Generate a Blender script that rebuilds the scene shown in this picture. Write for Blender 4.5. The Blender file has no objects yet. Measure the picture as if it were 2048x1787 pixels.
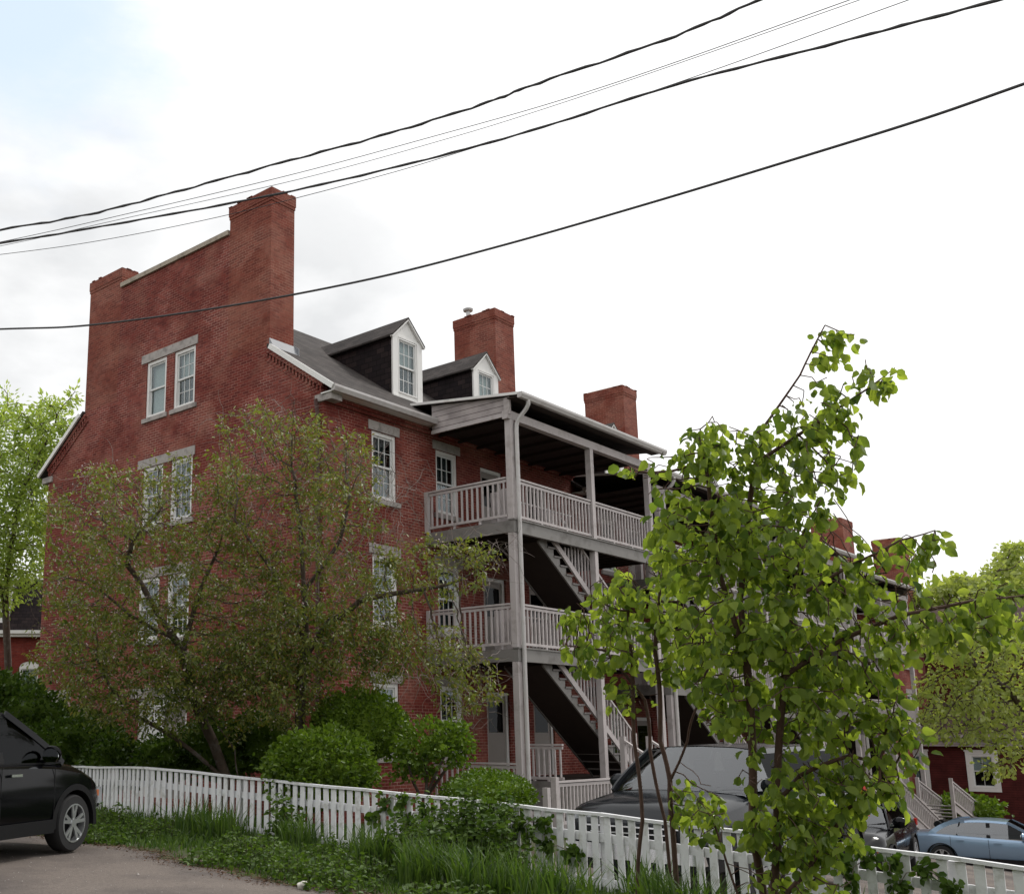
import bpy, bmesh, math, random
import numpy as np
from mathutils import Vector, Matrix, Euler, noise
from mathutils.geometry import tessellate_polygon
R = math.radians
random.seed(7); rng = np.random.default_rng(7)
scn = bpy.context.scene
COL = scn.collection

# ------------------------------------------------------------------ camera
CF, CCX, CCY = 2099.35, 670.3, 1039.2
CYAW, CPIT = 0.76165, 0.19942
CLOC = Vector((-16.056, -15.680, 1.716))
cd = bpy.data.cameras.new('camera'); cam = bpy.data.objects.new('camera', cd); COL.objects.link(cam)
cd.sensor_fit = 'HORIZONTAL'; cd.sensor_width = 36; cd.lens = 36 * CF / 2048
cd.shift_x = (1024 - CCX) / 2048; cd.shift_y = (CCY - 893.5) / 2048
cd.clip_start = 0.1; cd.clip_end = 2500
cam.location = CLOC
cam.rotation_euler = Euler((math.pi / 2 + CPIT, 0, CYAW - math.pi / 2))
scn.camera = cam
FW = Vector((math.cos(CYAW) * math.cos(CPIT), math.sin(CYAW) * math.cos(CPIT), math.sin(CPIT)))
RT = Vector((math.sin(CYAW), -math.cos(CYAW), 0)); UP = RT.cross(FW)
def ray(x, y): return FW + RT * ((x - CCX) / CF) - UP * ((y - CCY) / CF)
def P(x, y, D): return CLOC + ray(x, y) * D            # survey helper: photo measurement + distance -> place on site
def PG(x, D):                                          # on the ground at horizontal distance D
    p = P(x, 1464, D); return Vector((p.x, p.y, H(p.x, p.y)))

# ------------------------------------------------------------------ world, sun, exposure
w = bpy.data.worlds.new('World'); scn.world = w; w.use_nodes = True
nt = w.node_tree; nt.nodes.clear()
def N(t, ty, **k):
    n = t.nodes.new(ty)
    for a, b in k.items(): setattr(n, a, b)
    return n
SUN_EL, SUN_AZ = R(50), R(-18)          # azimuth as math angle of the direction towards the sun
wo = N(nt, 'ShaderNodeOutputWorld'); bgs = N(nt, 'ShaderNodeBackground'); bgc = N(nt, 'ShaderNodeBackground')
sky = N(nt, 'ShaderNodeTexSky', sky_type='NISHITA', sun_disc=False, sun_elevation=SUN_EL, sun_rotation=math.pi / 2 - SUN_AZ)
bgs.inputs[1].default_value = 0.08; nt.links.new(sky.outputs[0], bgs.inputs[0])
tc = N(nt, 'ShaderNodeTexCoord')
mp = N(nt, 'ShaderNodeMapping'); mp.inputs['Scale'].default_value = (1, 1, 2.2); nt.links.new(tc.outputs['Generated'], mp.inputs[0])
def dirmask(px, py, inner, outer, wob=0.10, nsc=3.0):
    """soft-edged patch of sky round one compass direction, its edge broken up by noise"""
    v = ray(px, py).normalized()
    nz = N(nt, 'ShaderNodeTexNoise'); nz.inputs['Scale'].default_value = nsc; nz.inputs['Detail'].default_value = 6; nz.inputs['Roughness'].default_value = .62
    nt.links.new(mp.outputs[0], nz.inputs['Vector'])
    d = N(nt, 'ShaderNodeVectorMath', operation='DISTANCE'); d.inputs[1].default_value = v; nt.links.new(tc.outputs['Generated'], d.inputs[0])
    s = N(nt, 'ShaderNodeMath', operation='MULTIPLY_ADD'); s.inputs[1].default_value = wob * 4; s.inputs[2].default_value = -wob * 2; nt.links.new(nz.outputs[0], s.inputs[0])
    a = N(nt, 'ShaderNodeMath', operation='ADD'); nt.links.new(d.outputs['Value'], a.inputs[0]); nt.links.new(s.outputs[0], a.inputs[1])
    m = N(nt, 'ShaderNodeMapRange', interpolation_type='SMOOTHSTEP'); m.inputs[1].default_value = inner; m.inputs[2].default_value = outer
    m.inputs[3].default_value = 1; m.inputs[4].default_value = 0; nt.links.new(a.outputs[0], m.inputs[0])
    return m.outputs[0]
gray = N(nt, 'ShaderNodeMix', data_type='RGBA'); gray.inputs[6].default_value = (1.0, 1.0, 1.0, 1); gray.inputs[7].default_value = (.66, .67, .68, 1)
g1 = dirmask(-40, 640, .08, .34, .03, 3); g2 = dirmask(560, 640, .02, .26, .03, 4); g3 = dirmask(60, 400, .02, .26, .04, 4)
mx = N(nt, 'ShaderNodeMath', operation='MAXIMUM'); nt.links.new(g1, mx.inputs[0]); nt.links.new(g2, mx.inputs[1])
mx2 = N(nt, 'ShaderNodeMath', operation='MAXIMUM'); nt.links.new(mx.outputs[0], mx2.inputs[0]); nt.links.new(g3, mx2.inputs[1])
cn = N(nt, 'ShaderNodeTexNoise'); cn.inputs['Scale'].default_value = 7; cn.inputs['Detail'].default_value = 7; nt.links.new(mp.outputs[0], cn.inputs['Vector'])
cr = N(nt, 'ShaderNodeMapRange'); cr.inputs[1].default_value = .15; cr.inputs[2].default_value = .60; nt.links.new(cn.outputs[0], cr.inputs[0])
mm = N(nt, 'ShaderNodeMath', operation='MULTIPLY'); nt.links.new(mx2.outputs[0], mm.inputs[0]); nt.links.new(cr.outputs[0], mm.inputs[1])
nt.links.new(mm.outputs[0], gray.inputs[0])
nt.links.new(gray.outputs[2], bgc.inputs[0])
# cloud deck is bright round the hidden sun and dull in the opposite quarter of the sky
gd = N(nt, 'ShaderNodeVectorMath', operation='DOT_PRODUCT'); gd.inputs[1].default_value = Vector((math.cos(R(30)) * .94, math.sin(R(30)) * .94, .34)).normalized(); nt.links.new(tc.outputs['Generated'], gd.inputs[0])
gm = N(nt, 'ShaderNodeMapRange', interpolation_type='SMOOTHSTEP'); gm.inputs[1].default_value = -.55; gm.inputs[2].default_value = .45; gm.inputs[3].default_value = .95; gm.inputs[4].default_value = 1.0
nt.links.new(gd.outputs['Value'], gm.inputs[0]); nt.links.new(gm.outputs[0], bgc.inputs[1])
mixs = N(nt, 'ShaderNodeMixShader'); nt.links.new(dirmask(70, -40, .02, .20, .07, 5), mixs.inputs[0])
blue = N(nt, 'ShaderNodeBackground'); blue.inputs[1].default_value = 1
badd = N(nt, 'ShaderNodeAddShader'); blue.inputs[0].default_value = (.50, .55, .58, 1)   # thin veil of cloud over the blue hole
nt.links.new(bgs.outputs[0], badd.inputs[0]); nt.links.new(blue.outputs[0], badd.inputs[1])
nt.links.new(bgc.outputs[0], mixs.inputs[1]); nt.links.new(badd.outputs[0], mixs.inputs[2]); nt.links.new(mixs.outputs[0], wo.inputs[0])
sd = bpy.data.lights.new('sun', 'SUN'); sd.energy = 1.5; sd.angle = R(10); sd.color = (1, .96, .9)
sun = bpy.data.objects.new('sun', sd); COL.objects.link(sun)
sdir = Vector((math.cos(SUN_AZ) * math.cos(SUN_EL), math.sin(SUN_AZ) * math.cos(SUN_EL), math.sin(SUN_EL)))
sun.rotation_euler = sdir.to_track_quat('Z', 'Y').to_euler(); sun.location = (0, 0, 40)
scn.view_settings.view_transform = 'Standard'; scn.view_settings.look = 'None'; scn.view_settings.exposure = .30; scn.view_settings.gamma = 1
scn.cycles.max_bounces = 6; scn.cycles.transparent_max_bounces = 12; scn.cycles.diffuse_bounces = 2

# ------------------------------------------------------------------ materials
def mat(name, rgb, rough=.7, var=.15, scale=6.0, metal=0.0, bump=0.0, bscale=40, spec=.4, coat=0.0, stain=None, stain_s=1.5, stain_t=(.5, .65), shadow=False):
    m = bpy.data.materials.new(name); m.use_nodes = True; t = m.node_tree; b = t.nodes['Principled BSDF']
    b.inputs['Roughness'].default_value = rough; b.inputs['Metallic'].default_value = metal
    b.inputs['Specular IOR Level'].default_value = spec; b.inputs['Coat Weight'].default_value = coat
    c = N(t, 'ShaderNodeTexCoord')
    n1 = N(t, 'ShaderNodeTexNoise'); n1.inputs['Scale'].default_value = scale; n1.inputs['Detail'].default_value = 5
    t.links.new(c.outputs['Object'], n1.inputs['Vector'])
    r = N(t, 'ShaderNodeMix', data_type='RGBA')
    r.inputs[6].default_value = (*[max(0, v * (1 - var)) for v in rgb], 1); r.inputs[7].default_value = (*[min(1, v * (1 + var)) for v in rgb], 1)
    t.links.new(n1.outputs[0], r.inputs[0]); out = r.outputs[2]
    if stain:
        n2 = N(t, 'ShaderNodeTexNoise'); n2.inputs['Scale'].default_value = stain_s; n2.inputs['Detail'].default_value = 8; n2.inputs['Roughness'].default_value = .65
        t.links.new(c.outputs['Object'], n2.inputs['Vector'])
        mr = N(t, 'ShaderNodeMapRange'); mr.inputs[1].default_value = stain_t[0]; mr.inputs[2].default_value = stain_t[1]; t.links.new(n2.outputs[0], mr.inputs[0])
        q = N(t, 'ShaderNodeMix', data_type='RGBA'); t.links.new(mr.outputs[0], q.inputs[0]); t.links.new(out, q.inputs[6]); q.inputs[7].default_value = (*stain, 1); out = q.outputs[2]
    t.links.new(out, b.inputs['Base Color'])
    if bump:
        n3 = N(t, 'ShaderNodeTexNoise'); n3.inputs['Scale'].default_value = bscale; n3.inputs['Detail'].default_value = 4; t.links.new(c.outputs['Object'], n3.inputs['Vector'])
        bp = N(t, 'ShaderNodeBump'); bp.inputs['Strength'].default_value = bump; bp.inputs['Distance'].default_value = .02; t.links.new(n3.outputs[0], bp.inputs['Height']); t.links.new(bp.outputs[0], b.inputs['Normal'])
    return m

def brick_mat(name, c1, c2, mortar, patch=None, light=None, msize=.012):
    m = bpy.data.materials.new(name); m.use_nodes = True; t = m.node_tree; b = t.nodes['Principled BSDF']
    b.inputs['Roughness'].default_value = .85; b.inputs['Specular IOR Level'].default_value = .2
    uv = N(t, 'ShaderNodeUVMap'); uv.uv_map = 'UVMap'
    wn = N(t, 'ShaderNodeTexNoise'); wn.inputs['Scale'].default_value = 1.2; wn.inputs['Detail'].default_value = 2; t.links.new(uv.outputs[0], wn.inputs['Vector'])
    wv = N(t, 'ShaderNodeVectorMath', operation='MULTIPLY_ADD'); wv.inputs[1].default_value = (.03, .03, 0); t.links.new(wn.outputs['Color'], wv.inputs[0]); t.links.new(uv.outputs[0], wv.inputs[2])
    br = N(t, 'ShaderNodeTexBrick'); br.offset = .5
    br.inputs['Scale'].default_value = 1; br.inputs['Brick Width'].default_value = .21; br.inputs['Row Height'].default_value = .071
    br.inputs['Mortar Size'].default_value = msize * .5; br.inputs['Mortar Smooth'].default_value = .3; br.inputs['Bias'].default_value = -.1
    br.inputs['Color1'].default_value = (*c1, 1); br.inputs['Color2'].default_value = (*c2, 1)
    t.links.new(wv.outputs[0], br.inputs['Vector'])
    out = br.outputs[0]
    c = N(t, 'ShaderNodeTexCoord')
    mn = N(t, 'ShaderNodeTexNoise'); mn.inputs['Scale'].default_value = .9; mn.inputs['Detail'].default_value = 9; mn.inputs['Roughness'].default_value = .7; t.links.new(c.outputs['Object'], mn.inputs['Vector'])
    mr_ = N(t, 'ShaderNodeMapRange'); mr_.inputs[1].default_value = .36; mr_.inputs[2].default_value = .54; t.links.new(mn.outputs[0], mr_.inputs[0])
    mq = N(t, 'ShaderNodeMix', data_type='RGBA'); mq.inputs[6].default_value = (c1[0] * .7, c1[1] * .8, c1[2] * .8, 1); mq.inputs[7].default_value = (*mortar, 1)
    t.links.new(mr_.outputs[0], mq.inputs[0]); t.links.new(mq.outputs[2], br.inputs['Mortar'])
    def patchmix(out, scale, lo, hi, col, fac, mode='MIX', seed=0.0, det=7):
        mpn = N(t, 'ShaderNodeMapping'); mpn.inputs['Location'].default_value = (seed, seed * 1.7, seed * .3); mpn.inputs['Scale'].default_value = (1, 1, 1.3); t.links.new(c.outputs['Object'], mpn.inputs[0])
        n = N(t, 'ShaderNodeTexNoise'); n.inputs['Scale'].default_value = scale; n.inputs['Detail'].default_value = det; n.inputs['Roughness'].default_value = .6; t.links.new(mpn.outputs[0], n.inputs['Vector'])
        mr = N(t, 'ShaderNodeMapRange'); mr.inputs[1].default_value = lo; mr.inputs[2].default_value = hi; mr.inputs[4].default_value = fac; t.links.new(n.outputs[0], mr.inputs[0])
        q = N(t, 'ShaderNodeMix', data_type='RGBA', blend_type=mode); t.links.new(mr.outputs[0], q.inputs[0]); t.links.new(out, q.inputs[6]); q.inputs[7].default_value = (*col, 1)
        return q.outputs[2]
    if patch: out = patchmix(out, .5, .47, .52, patch, .85, 'MULTIPLY', 3.1, 9)
    if light: out = patchmix(out, .8, .5, .66, light, .35, 'MIX', 9.0, 9)
    out = patchmix(out, 9, .4, .75, (.75, .66, .62), .5, 'MULTIPLY', 1.0, 4)
    t.links.new(out, b.inputs['Base Color'])
    bp = N(t, 'ShaderNodeBump', invert=True); bp.inputs['Strength'].default_value = .5; bp.inputs['Distance'].default_value = .008
    t.links.new(br.outputs['Fac'], bp.inputs['Height']); t.links.new(bp.outputs[0], b.inputs['Normal'])
    return m

def pattern_mat(name, c1, c2, seam, bw, rh, ms=.006, rough=.85, tint=None):
    m = bpy.data.materials.new(name); m.use_nodes = True; t = m.node_tree; b = t.nodes['Principled BSDF']
    b.inputs['Roughness'].default_value = rough; b.inputs['Specular IOR Level'].default_value = .2
    uv = N(t, 'ShaderNodeUVMap'); uv.uv_map = 'UVMap'
    br = N(t, 'ShaderNodeTexBrick'); br.offset = .5
    br.inputs['Scale'].default_value = 1; br.inputs['Brick Width'].default_value = bw; br.inputs['Row Height'].default_value = rh
    br.inputs['Mortar Size'].default_value = ms; br.inputs['Mortar Smooth'].default_value = .2; br.inputs['Bias'].default_value = 0
    br.inputs['Color1'].default_value = (*c1, 1); br.inputs['Color2'].default_value = (*c2, 1); br.inputs['Mortar'].default_value = (*seam, 1)
    t.links.new(uv.outputs[0], br.inputs['Vector'])
    n = N(t, 'ShaderNodeTexNoise'); n.inputs['Scale'].default_value = 2.2; n.inputs['Detail'].default_value = 8; t.links.new(uv.outputs[0], n.inputs['Vector'])
    mr = N(t, 'ShaderNodeMapRange'); mr.inputs[1].default_value = .3; mr.inputs[2].default_value = .7; mr.inputs[3].default_value = .7; mr.inputs[4].default_value = 1.3; t.links.new(n.outputs[0], mr.inputs[0])
    q = N(t, 'ShaderNodeVectorMath', operation='SCALE'); t.links.new(br.outputs[0], q.inputs[0]); t.links.new(mr.outputs[0], q.inputs[3])
    t.links.new(q.outputs[0], b.inputs['Base Color'])
    bp = N(t, 'ShaderNodeBump', invert=True); bp.inputs['Strength'].default_value = .6; bp.inputs['Distance'].default_value = .01
    t.links.new(br.outputs['Fac'], bp.inputs['Height']); t.links.new(bp.outputs[0], b.inputs['Normal'])
    return m

def leaf_mat(name, c1, c2, trans=.45, gloss=.12, tcol=None):
    m = bpy.data.materials.new(name); m.use_nodes = True; t = m.node_tree; t.nodes.clear()
    o = N(t, 'ShaderNodeOutputMaterial'); a = N(t, 'ShaderNodeAttribute'); a.attribute_name = 'tint'
    q = N(t, 'ShaderNodeMix', data_type='RGBA'); q.inputs[6].default_value = (*c1, 1); q.inputs[7].default_value = (*c2, 1); t.links.new(a.outputs['Fac'], q.inputs[0])
    d = N(t, 'ShaderNodeBsdfDiffuse'); tr = N(t, 'ShaderNodeBsdfTranslucent'); t.links.new(q.outputs[2], d.inputs[0])
    tq = N(t, 'ShaderNodeMix', data_type='RGBA', blend_type='MULTIPLY'); tq.inputs[0].default_value = 1; t.links.new(q.outputs[2], tq.inputs[6]); tq.inputs[7].default_value = (*(tcol or (1.6, 1.9, .6)), 1)
    t.links.new(tq.outputs[2], tr.inputs[0])
    mi = N(t, 'ShaderNodeMixShader'); mi.inputs[0].default_value = trans; t.links.new(d.outputs[0], mi.inputs[1]); t.links.new(tr.outputs[0], mi.inputs[2])
    g = N(t, 'ShaderNodeBsdfGlossy'); g.inputs['Roughness'].default_value = .5; g.inputs[0].default_value = (.8, .85, .8, 1)
    lw = N(t, 'ShaderNodeLayerWeight'); lw.inputs[0].default_value = .25
    ml = N(t, 'ShaderNodeMath', operation='MULTIPLY'); ml.inputs[1].default_value = gloss * 1.0; t.links.new(lw.outputs['Fresnel'], ml.inputs[0])
    m2 = N(t, 'ShaderNodeMixShader'); t.links.new(ml.outputs[0], m2.inputs[0]); t.links.new(mi.outputs[0], m2.inputs[1]); t.links.new(g.outputs[0], m2.inputs[2])
    t.links.new(m2.outputs[0], o.inputs[0]); return m

def glass_mat(name, tint=(.75, .8, .8), refl=.25, tr=1.0, rough=.02):
    m = bpy.data.materials.new(name); m.use_nodes = True; t = m.node_tree; t.nodes.clear()
    o = N(t, 'ShaderNodeOutputMaterial'); tp = N(t, 'ShaderNodeBsdfTransparent'); tp.inputs[0].default_value = (*tint, 1)
    g = N(t, 'ShaderNodeBsdfGlossy'); g.inputs['Roughness'].default_value = rough; g.inputs[0].default_value = (.9, .92, .95, 1)
    c = N(t, 'ShaderNodeTexCoord'); n = N(t, 'ShaderNodeTexNoise'); n.inputs['Scale'].default_value = 3; t.links.new(c.outputs['Object'], n.inputs['Vector'])
    bp = N(t, 'ShaderNodeBump'); bp.inputs['Strength'].default_value = .02; bp.inputs['Distance'].default_value = .05; t.links.new(n.outputs[0], bp.inputs['Height']); t.links.new(bp.outputs[0], g.inputs['Normal'])
    lw = N(t, 'ShaderNodeLayerWeight'); lw.inputs[0].default_value = .3
    mr = N(t, 'ShaderNodeMapRange'); mr.inputs[3].default_value = refl * .35; mr.inputs[4].default_value = min(1, refl * 2.5); t.links.new(lw.outputs['Fresnel'], mr.inputs[0])
    mi = N(t, 'ShaderNodeMixShader'); t.links.new(mr.outputs[0], mi.inputs[0]); t.links.new(tp.outputs[0], mi.inputs[1]); t.links.new(g.outputs[0], mi.inputs[2])
    t.links.new(mi.outputs[0], o.inputs[0]); return m

M = dict(
 brick=brick_mat('brick', (.240, .060, .046), (.138, .034, .029), (.44, .28, .23), patch=(.70, .50, .47), light=(.34, .16, .115)),
 brick_far=brick_mat('brick_far', (.26, .052, .038), (.18, .036, .03), (.2, .12, .1), patch=(.75, .6, .6)),
 brick_chimney=brick_mat('brick_chimney', (.245, .078, .055), (.155, .048, .036), (.36, .20, .15), patch=(.8, .6, .55), light=(.36, .16, .11)),
 granite=mat('granite', (.36, .33, .31), .8, .25, 14, bump=.2, stain=(.22, .2, .19), stain_s=4),
 coping=mat('coping', (.36, .31, .25), .85, .2, 10, bump=.2, stain=(.2, .17, .13), stain_s=3),
 mortar=mat('mortar_cap', (.2, .13, .1), .9, .3, 8, bump=.4),
 white=mat('white_trim', (.74, .73, .71), .5, .05, 5, stain=(.55, .52, .5), stain_s=3, stain_t=(.6, .8)),
 sash=mat('white_sash', (.68, .68, .67), .5, .05, 5),
 slate=pattern_mat('roof_shingle', (.070, .060, .056), (.042, .036, .034), (.018, .016, .015), .3, .14),
 slatedark=pattern_mat('dormer_shingle', (.032, .022, .022), (.014, .010, .012), (.005, .004, .004), .28, .15, .01),
 flash=mat('lead_flashing', (.26, .27, .29), .6, .15, 8),
 greywood=mat('grey_paint', (.47, .43, .425), .65, .10, 4, stain=(.30, .265, .25), stain_s=3.5, stain_t=(.52, .75)),
 fascia=mat('deck_fascia_paint', (.20, .19, .18), .6, .1, 3, stain=(.13, .12, .11), stain_s=2),
 gutter=mat('gutter_metal', (.50, .48, .47), .4, .06, 4, metal=.1, stain=(.36, .32, .3), stain_s=3, stain_t=(.5, .8)),
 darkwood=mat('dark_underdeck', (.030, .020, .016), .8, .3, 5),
 tread=mat('stair_boards', (.17, .155, .15), .7, .15, 5),
 interior=mat('unlit_room_black', (.02, .018, .017), .9, .2, 3),  # near-black colour standing in for the darkness of unlit rooms
 curtain=mat('curtain', (.10, .105, .11), .9, .1, 10),
 blind=mat('blind', (.66, .66, .64), .8, .04, 10),
 glass=glass_mat('window_glass', (.75, .8, .8), .07),
 door=mat('door_paint', (.25, .22, .2), .5, .1, 3),
 pipe=mat('iron_pipe', (.07, .03, .025), .6, .2, 5),
 picket=mat('picket_paint', (.80, .80, .82), .6, .07, 3, stain=(.48, .47, .43), stain_s=6, stain_t=(.53, .72), bump=.15, bscale=30),
 cable=mat('cable_rubber', (.045, .043, .045), .6, .2, 2),
 asphalt=mat('asphalt', (.170, .142, .124), .9, .45, 28, bump=.8, bscale=60, stain=(.085, .072, .068), stain_s=.7, stain_t=(.42, .66)),
 soil=mat('soil_and_grass', (.050, .060, .022), .95, .5, 3, bump=.6, bscale=30, stain=(.06, .042, .03), stain_s=1.2, stain_t=(.5, .6)),
 bark=mat('bark', (.085, .060, .046), .9, .35, 12, bump=.6, bscale=25, stain=(.13, .115, .10), stain_s=5),
 barkred=mat('young_bark', (.085, .048, .036), .85, .3, 12, bump=.4, bscale=30),
 twig=mat('grey_twigs', (.24, .20, .18), .9, .3, 9),
 carblack=mat('black_car_paint', (.003, .003, .004), .12, .1, 2, spec=.22, coat=0),
 cardark=mat('dark_grey_car_paint', (.012, .014, .017), .14, .1, 2, metal=0, spec=.28, coat=0),
 carblue=mat('blue_car_paint', (.25, .36, .50), .28, .06, 2, metal=.55, spec=.5, coat=.7),
 plastic=mat('black_plastic', (.008, .008, .009), .6, .2, 8, spec=.2),
 chrome=mat('chrome', (.75, .76, .78), .15, .05, 3, metal=1),
 alloy=mat('alloy_rim', (.55, .56, .58), .3, .05, 3, metal=.8),
 rubber=mat('tyre_rubber', (.016, .016, .017), .8, .2, 10),
 red=mat('red_lens', (.45, .02, .01), .2, .1, 4), amber=mat('amber_lens', (.42, .13, .05), .2, .1, 4), lamp=mat('headlamp_lens', (.45, .47, .5), .1, .1, 10, metal=.5),
 carglass=glass_mat('car_glass', (.05, .065, .06), .05), windshield=glass_mat('windshield_glass', (.42, .52, .48), .34),
 paleglass=glass_mat('pale_car_glass', (.2, .24, .25), .45),
 mirrorglass=mat('mirror_glass', (.85, .88, .9), .03, .02, 3, metal=1),
 clapboard=pattern_mat('red_clapboard', (.085, .018, .016), (.075, .015, .014), (.03, .007, .006), 6, .11, .008),
 siding=pattern_mat('grey_siding', (.40, .36, .355), (.38, .34, .335), (.12, .10, .10), 8, .145, .009, .6),
 brownroof=pattern_mat('brown_shingle', (.09, .06, .05), (.06, .04, .033), (.03, .02, .018), .3, .15),
 rock=mat('pale_rock', (.6, .57, .52), .8, .15, 30, bump=.3),
 vinylvent=mat('vent_metal', (.5, .5, .5), .4, .1, 5, metal=.3),
)
L = dict(
 cherry=leaf_mat('cherry_leaf', (.245, .260, .070), (.110, .145, .042), .42, .10, (1.4, 1.5, .6)),
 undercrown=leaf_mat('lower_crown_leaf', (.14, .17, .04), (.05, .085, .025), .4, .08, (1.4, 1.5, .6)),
 bronze=leaf_mat('bronze_leaf', (.27, .22, .06), (.17, .16, .045), .4, .1, (1.4, 1.3, .6)),
 blossom=leaf_mat('blossom_petal', (.62, .50, .52), (.55, .42, .42), .4, .05, (1.1, 1.0, 1.0)),
 big=leaf_mat('broad_leaf', (.285, .355, .085), (.070, .120, .032), .60, .08, (1.9, 1.9, .7)),
 bright=leaf_mat('spring_leaf', (.42, .48, .16), (.25, .33, .10), .5, .06, (1.5, 1.6, .6)),
 soft=leaf_mat('background_leaf', (.42, .45, .18), (.26, .31, .11), .5, .06, (1.5, 1.6, .6)),
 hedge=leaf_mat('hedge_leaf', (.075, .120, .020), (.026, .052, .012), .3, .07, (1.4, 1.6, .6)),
 shrub=leaf_mat('shrub_leaf', (.155, .225, .030), (.060, .105, .018), .35, .08, (1.5, 1.7, .6)),
 box=leaf_mat('boxwood_leaf', (.12, .19, .016), (.055, .10, .012), .3, .12, (1.4, 1.6, .6)),
 grass=leaf_mat('grass_blade', (.110, .165, .045), (.042, .080, .024), .4, .05, (1.5, 1.7, .6)),
 litter=leaf_mat('litter_leaf', (.16, .09, .055), (.06, .035, .025), .1, .03, (1.2, 1, .8)),
 weed=leaf_mat('weed_leaf', (.115, .175, .036), (.042, .080, .020), .35, .04, (1.5, 1.7, .6)),
)

# ------------------------------------------------------------------ object helpers
def tag(o, label=None, cat=None, group=None, kind=None):
    for k, v in (('label', label), ('category', cat), ('group', group), ('kind', kind)):
        if v: o[k] = v
    return o
def thing(name, loc, label, cat, group=None, rz=0):
    o = bpy.data.objects.new(name, None); COL.objects.link(o); o.location = loc; o.rotation_euler = (0, 0, rz); o.empty_display_size = .3
    return tag(o, label, cat, group)
def root_of(o):
    while o.parent: o = o.parent
    return o
class MB:
    def __init__(s, T=None): s.v = []; s.f = []; s.T = T
    def add(s, vs, fs):
        b = len(s.v)
        for p in vs:
            p = Vector(p); s.v.append(s.T @ p if s.T else p)
        s.f += [tuple(b + i for i in f) for f in fs]; return s
    def box(s, x0, y0, z0, x1, y1, z1):
        vs = [(x, y, z) for z in (z0, z1) for x, y in ((x0, y0), (x1, y0), (x1, y1), (x0, y1))]
        return s.add(vs, [(0, 3, 2, 1), (4, 5, 6, 7), (0, 1, 5, 4), (1, 2, 6, 5), (2, 3, 7, 6), (3, 0, 4, 7)])
    def bar(s, a, b, wd, h, up=(0, 0, 1)):
        a, b = Vector(a), Vector(b); d = (b - a).normalized(); up = Vector(up)
        sd_ = d.cross(up)
        if sd_.length < 1e-4: sd_ = d.cross(Vector((1, 0, 0)))
        sd_.normalize(); u = sd_.cross(d)
        vs = [p + sd_ * (i * wd / 2) + u * (j * h / 2) for p in (a, b) for i, j in ((-1, -1), (1, -1), (1, 1), (-1, 1))]
        return s.add(vs, [(0, 1, 2, 3), (4, 7, 6, 5), (0, 4, 5, 1), (1, 5, 6, 2), (2, 6, 7, 3), (3, 7, 4, 0)])
    def tube(s, pts, r, n=8, caps=True):
        pts = [Vector(p) for p in pts]; m = len(pts)
        rs = r if isinstance(r, (list, tuple)) else [r] * m
        vs = []; ref = Vector((.31, .17, .93)); last = None
        for i, p in enumerate(pts):
            d = (pts[min(i + 1, m - 1)] - pts[max(i - 1, 0)]).normalized()
            if last is None:
                a = d.cross(ref)
                if a.length < 1e-3: a = d.cross(Vector((1, 0, 0)))
            else: a = last - d * last.dot(d)
            a.normalize(); last = a; b = d.cross(a)
            vs += [p + (a * math.cos(2 * math.pi * k / n) + b * math.sin(2 * math.pi * k / n)) * rs[i] for k in range(n)]
        fs = [(i * n + k, i * n + (k + 1) % n, (i + 1) * n + (k + 1) % n, (i + 1) * n + k) for i in range(m - 1) for k in range(n)]
        if caps: fs += [tuple(range(n))[::-1], tuple((m - 1) * n + k for k in range(n))]
        return s.add(vs, fs)
    def prism(s, poly, ext, holes=()):
        """planar polygon (3-D points) extruded by ext, with holes"""
        loops = [[Vector(p) for p in poly]] + [[Vector(p) for p in h] for h in holes]
        ext = Vector(ext); flat = [p for l in loops for p in l]; n = len(flat)
        tris = tessellate_polygon(loops)
        fs = [tuple(t) for t in tris] + [tuple(n + i for i in t)[::-1] for t in tris]
        b = 0
        for l in loops:
            k = len(l); fs += [(b + i, b + (i + 1) % k, n + b + (i + 1) % k, n + b + i) for i in range(k)]; b += k
        return s.add(flat + [p + ext for p in flat], fs)
    def lathe(s, prof, c, axis='Z', n=24):
        vs = []; c = Vector(c)
        for r, h in prof:
            for k in range(n):
                a = 2 * math.pi * k / n; x, y = r * math.cos(a), r * math.sin(a)
                vs.append(c + Vector((x, y, h) if axis == 'Z' else (x, h, y)))
        fs = [(i * n + k, i * n + (k + 1) % n, (i + 1) * n + (k + 1) % n, (i + 1) * n + k) for i in range(len(prof) - 1) for k in range(n)]
        return s.add(vs, fs)
    def build(s, name, m, parent=None, local=False, smooth=False, recalc=True, sharp=35):
        me = bpy.data.meshes.new(name)
        off = Vector((0, 0, 0))
        if parent is not None and not local: off = root_of(parent).location
        me.from_pydata([tuple(p - off) for p in s.v], [], s.f)
        if recalc:
            bm = bmesh.new(); bm.from_mesh(me); bmesh.ops.recalc_face_normals(bm, faces=bm.faces); bm.to_mesh(me); bm.free()
        uvbox(me)
        if smooth:
            me.shade_smooth(); me.set_sharp_from_angle(angle=R(sharp))
        me.materials.append(m)
        o = bpy.data.objects.new(name, me); COL.objects.link(o)
        if parent is not None: o.parent = parent
        return o
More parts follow.
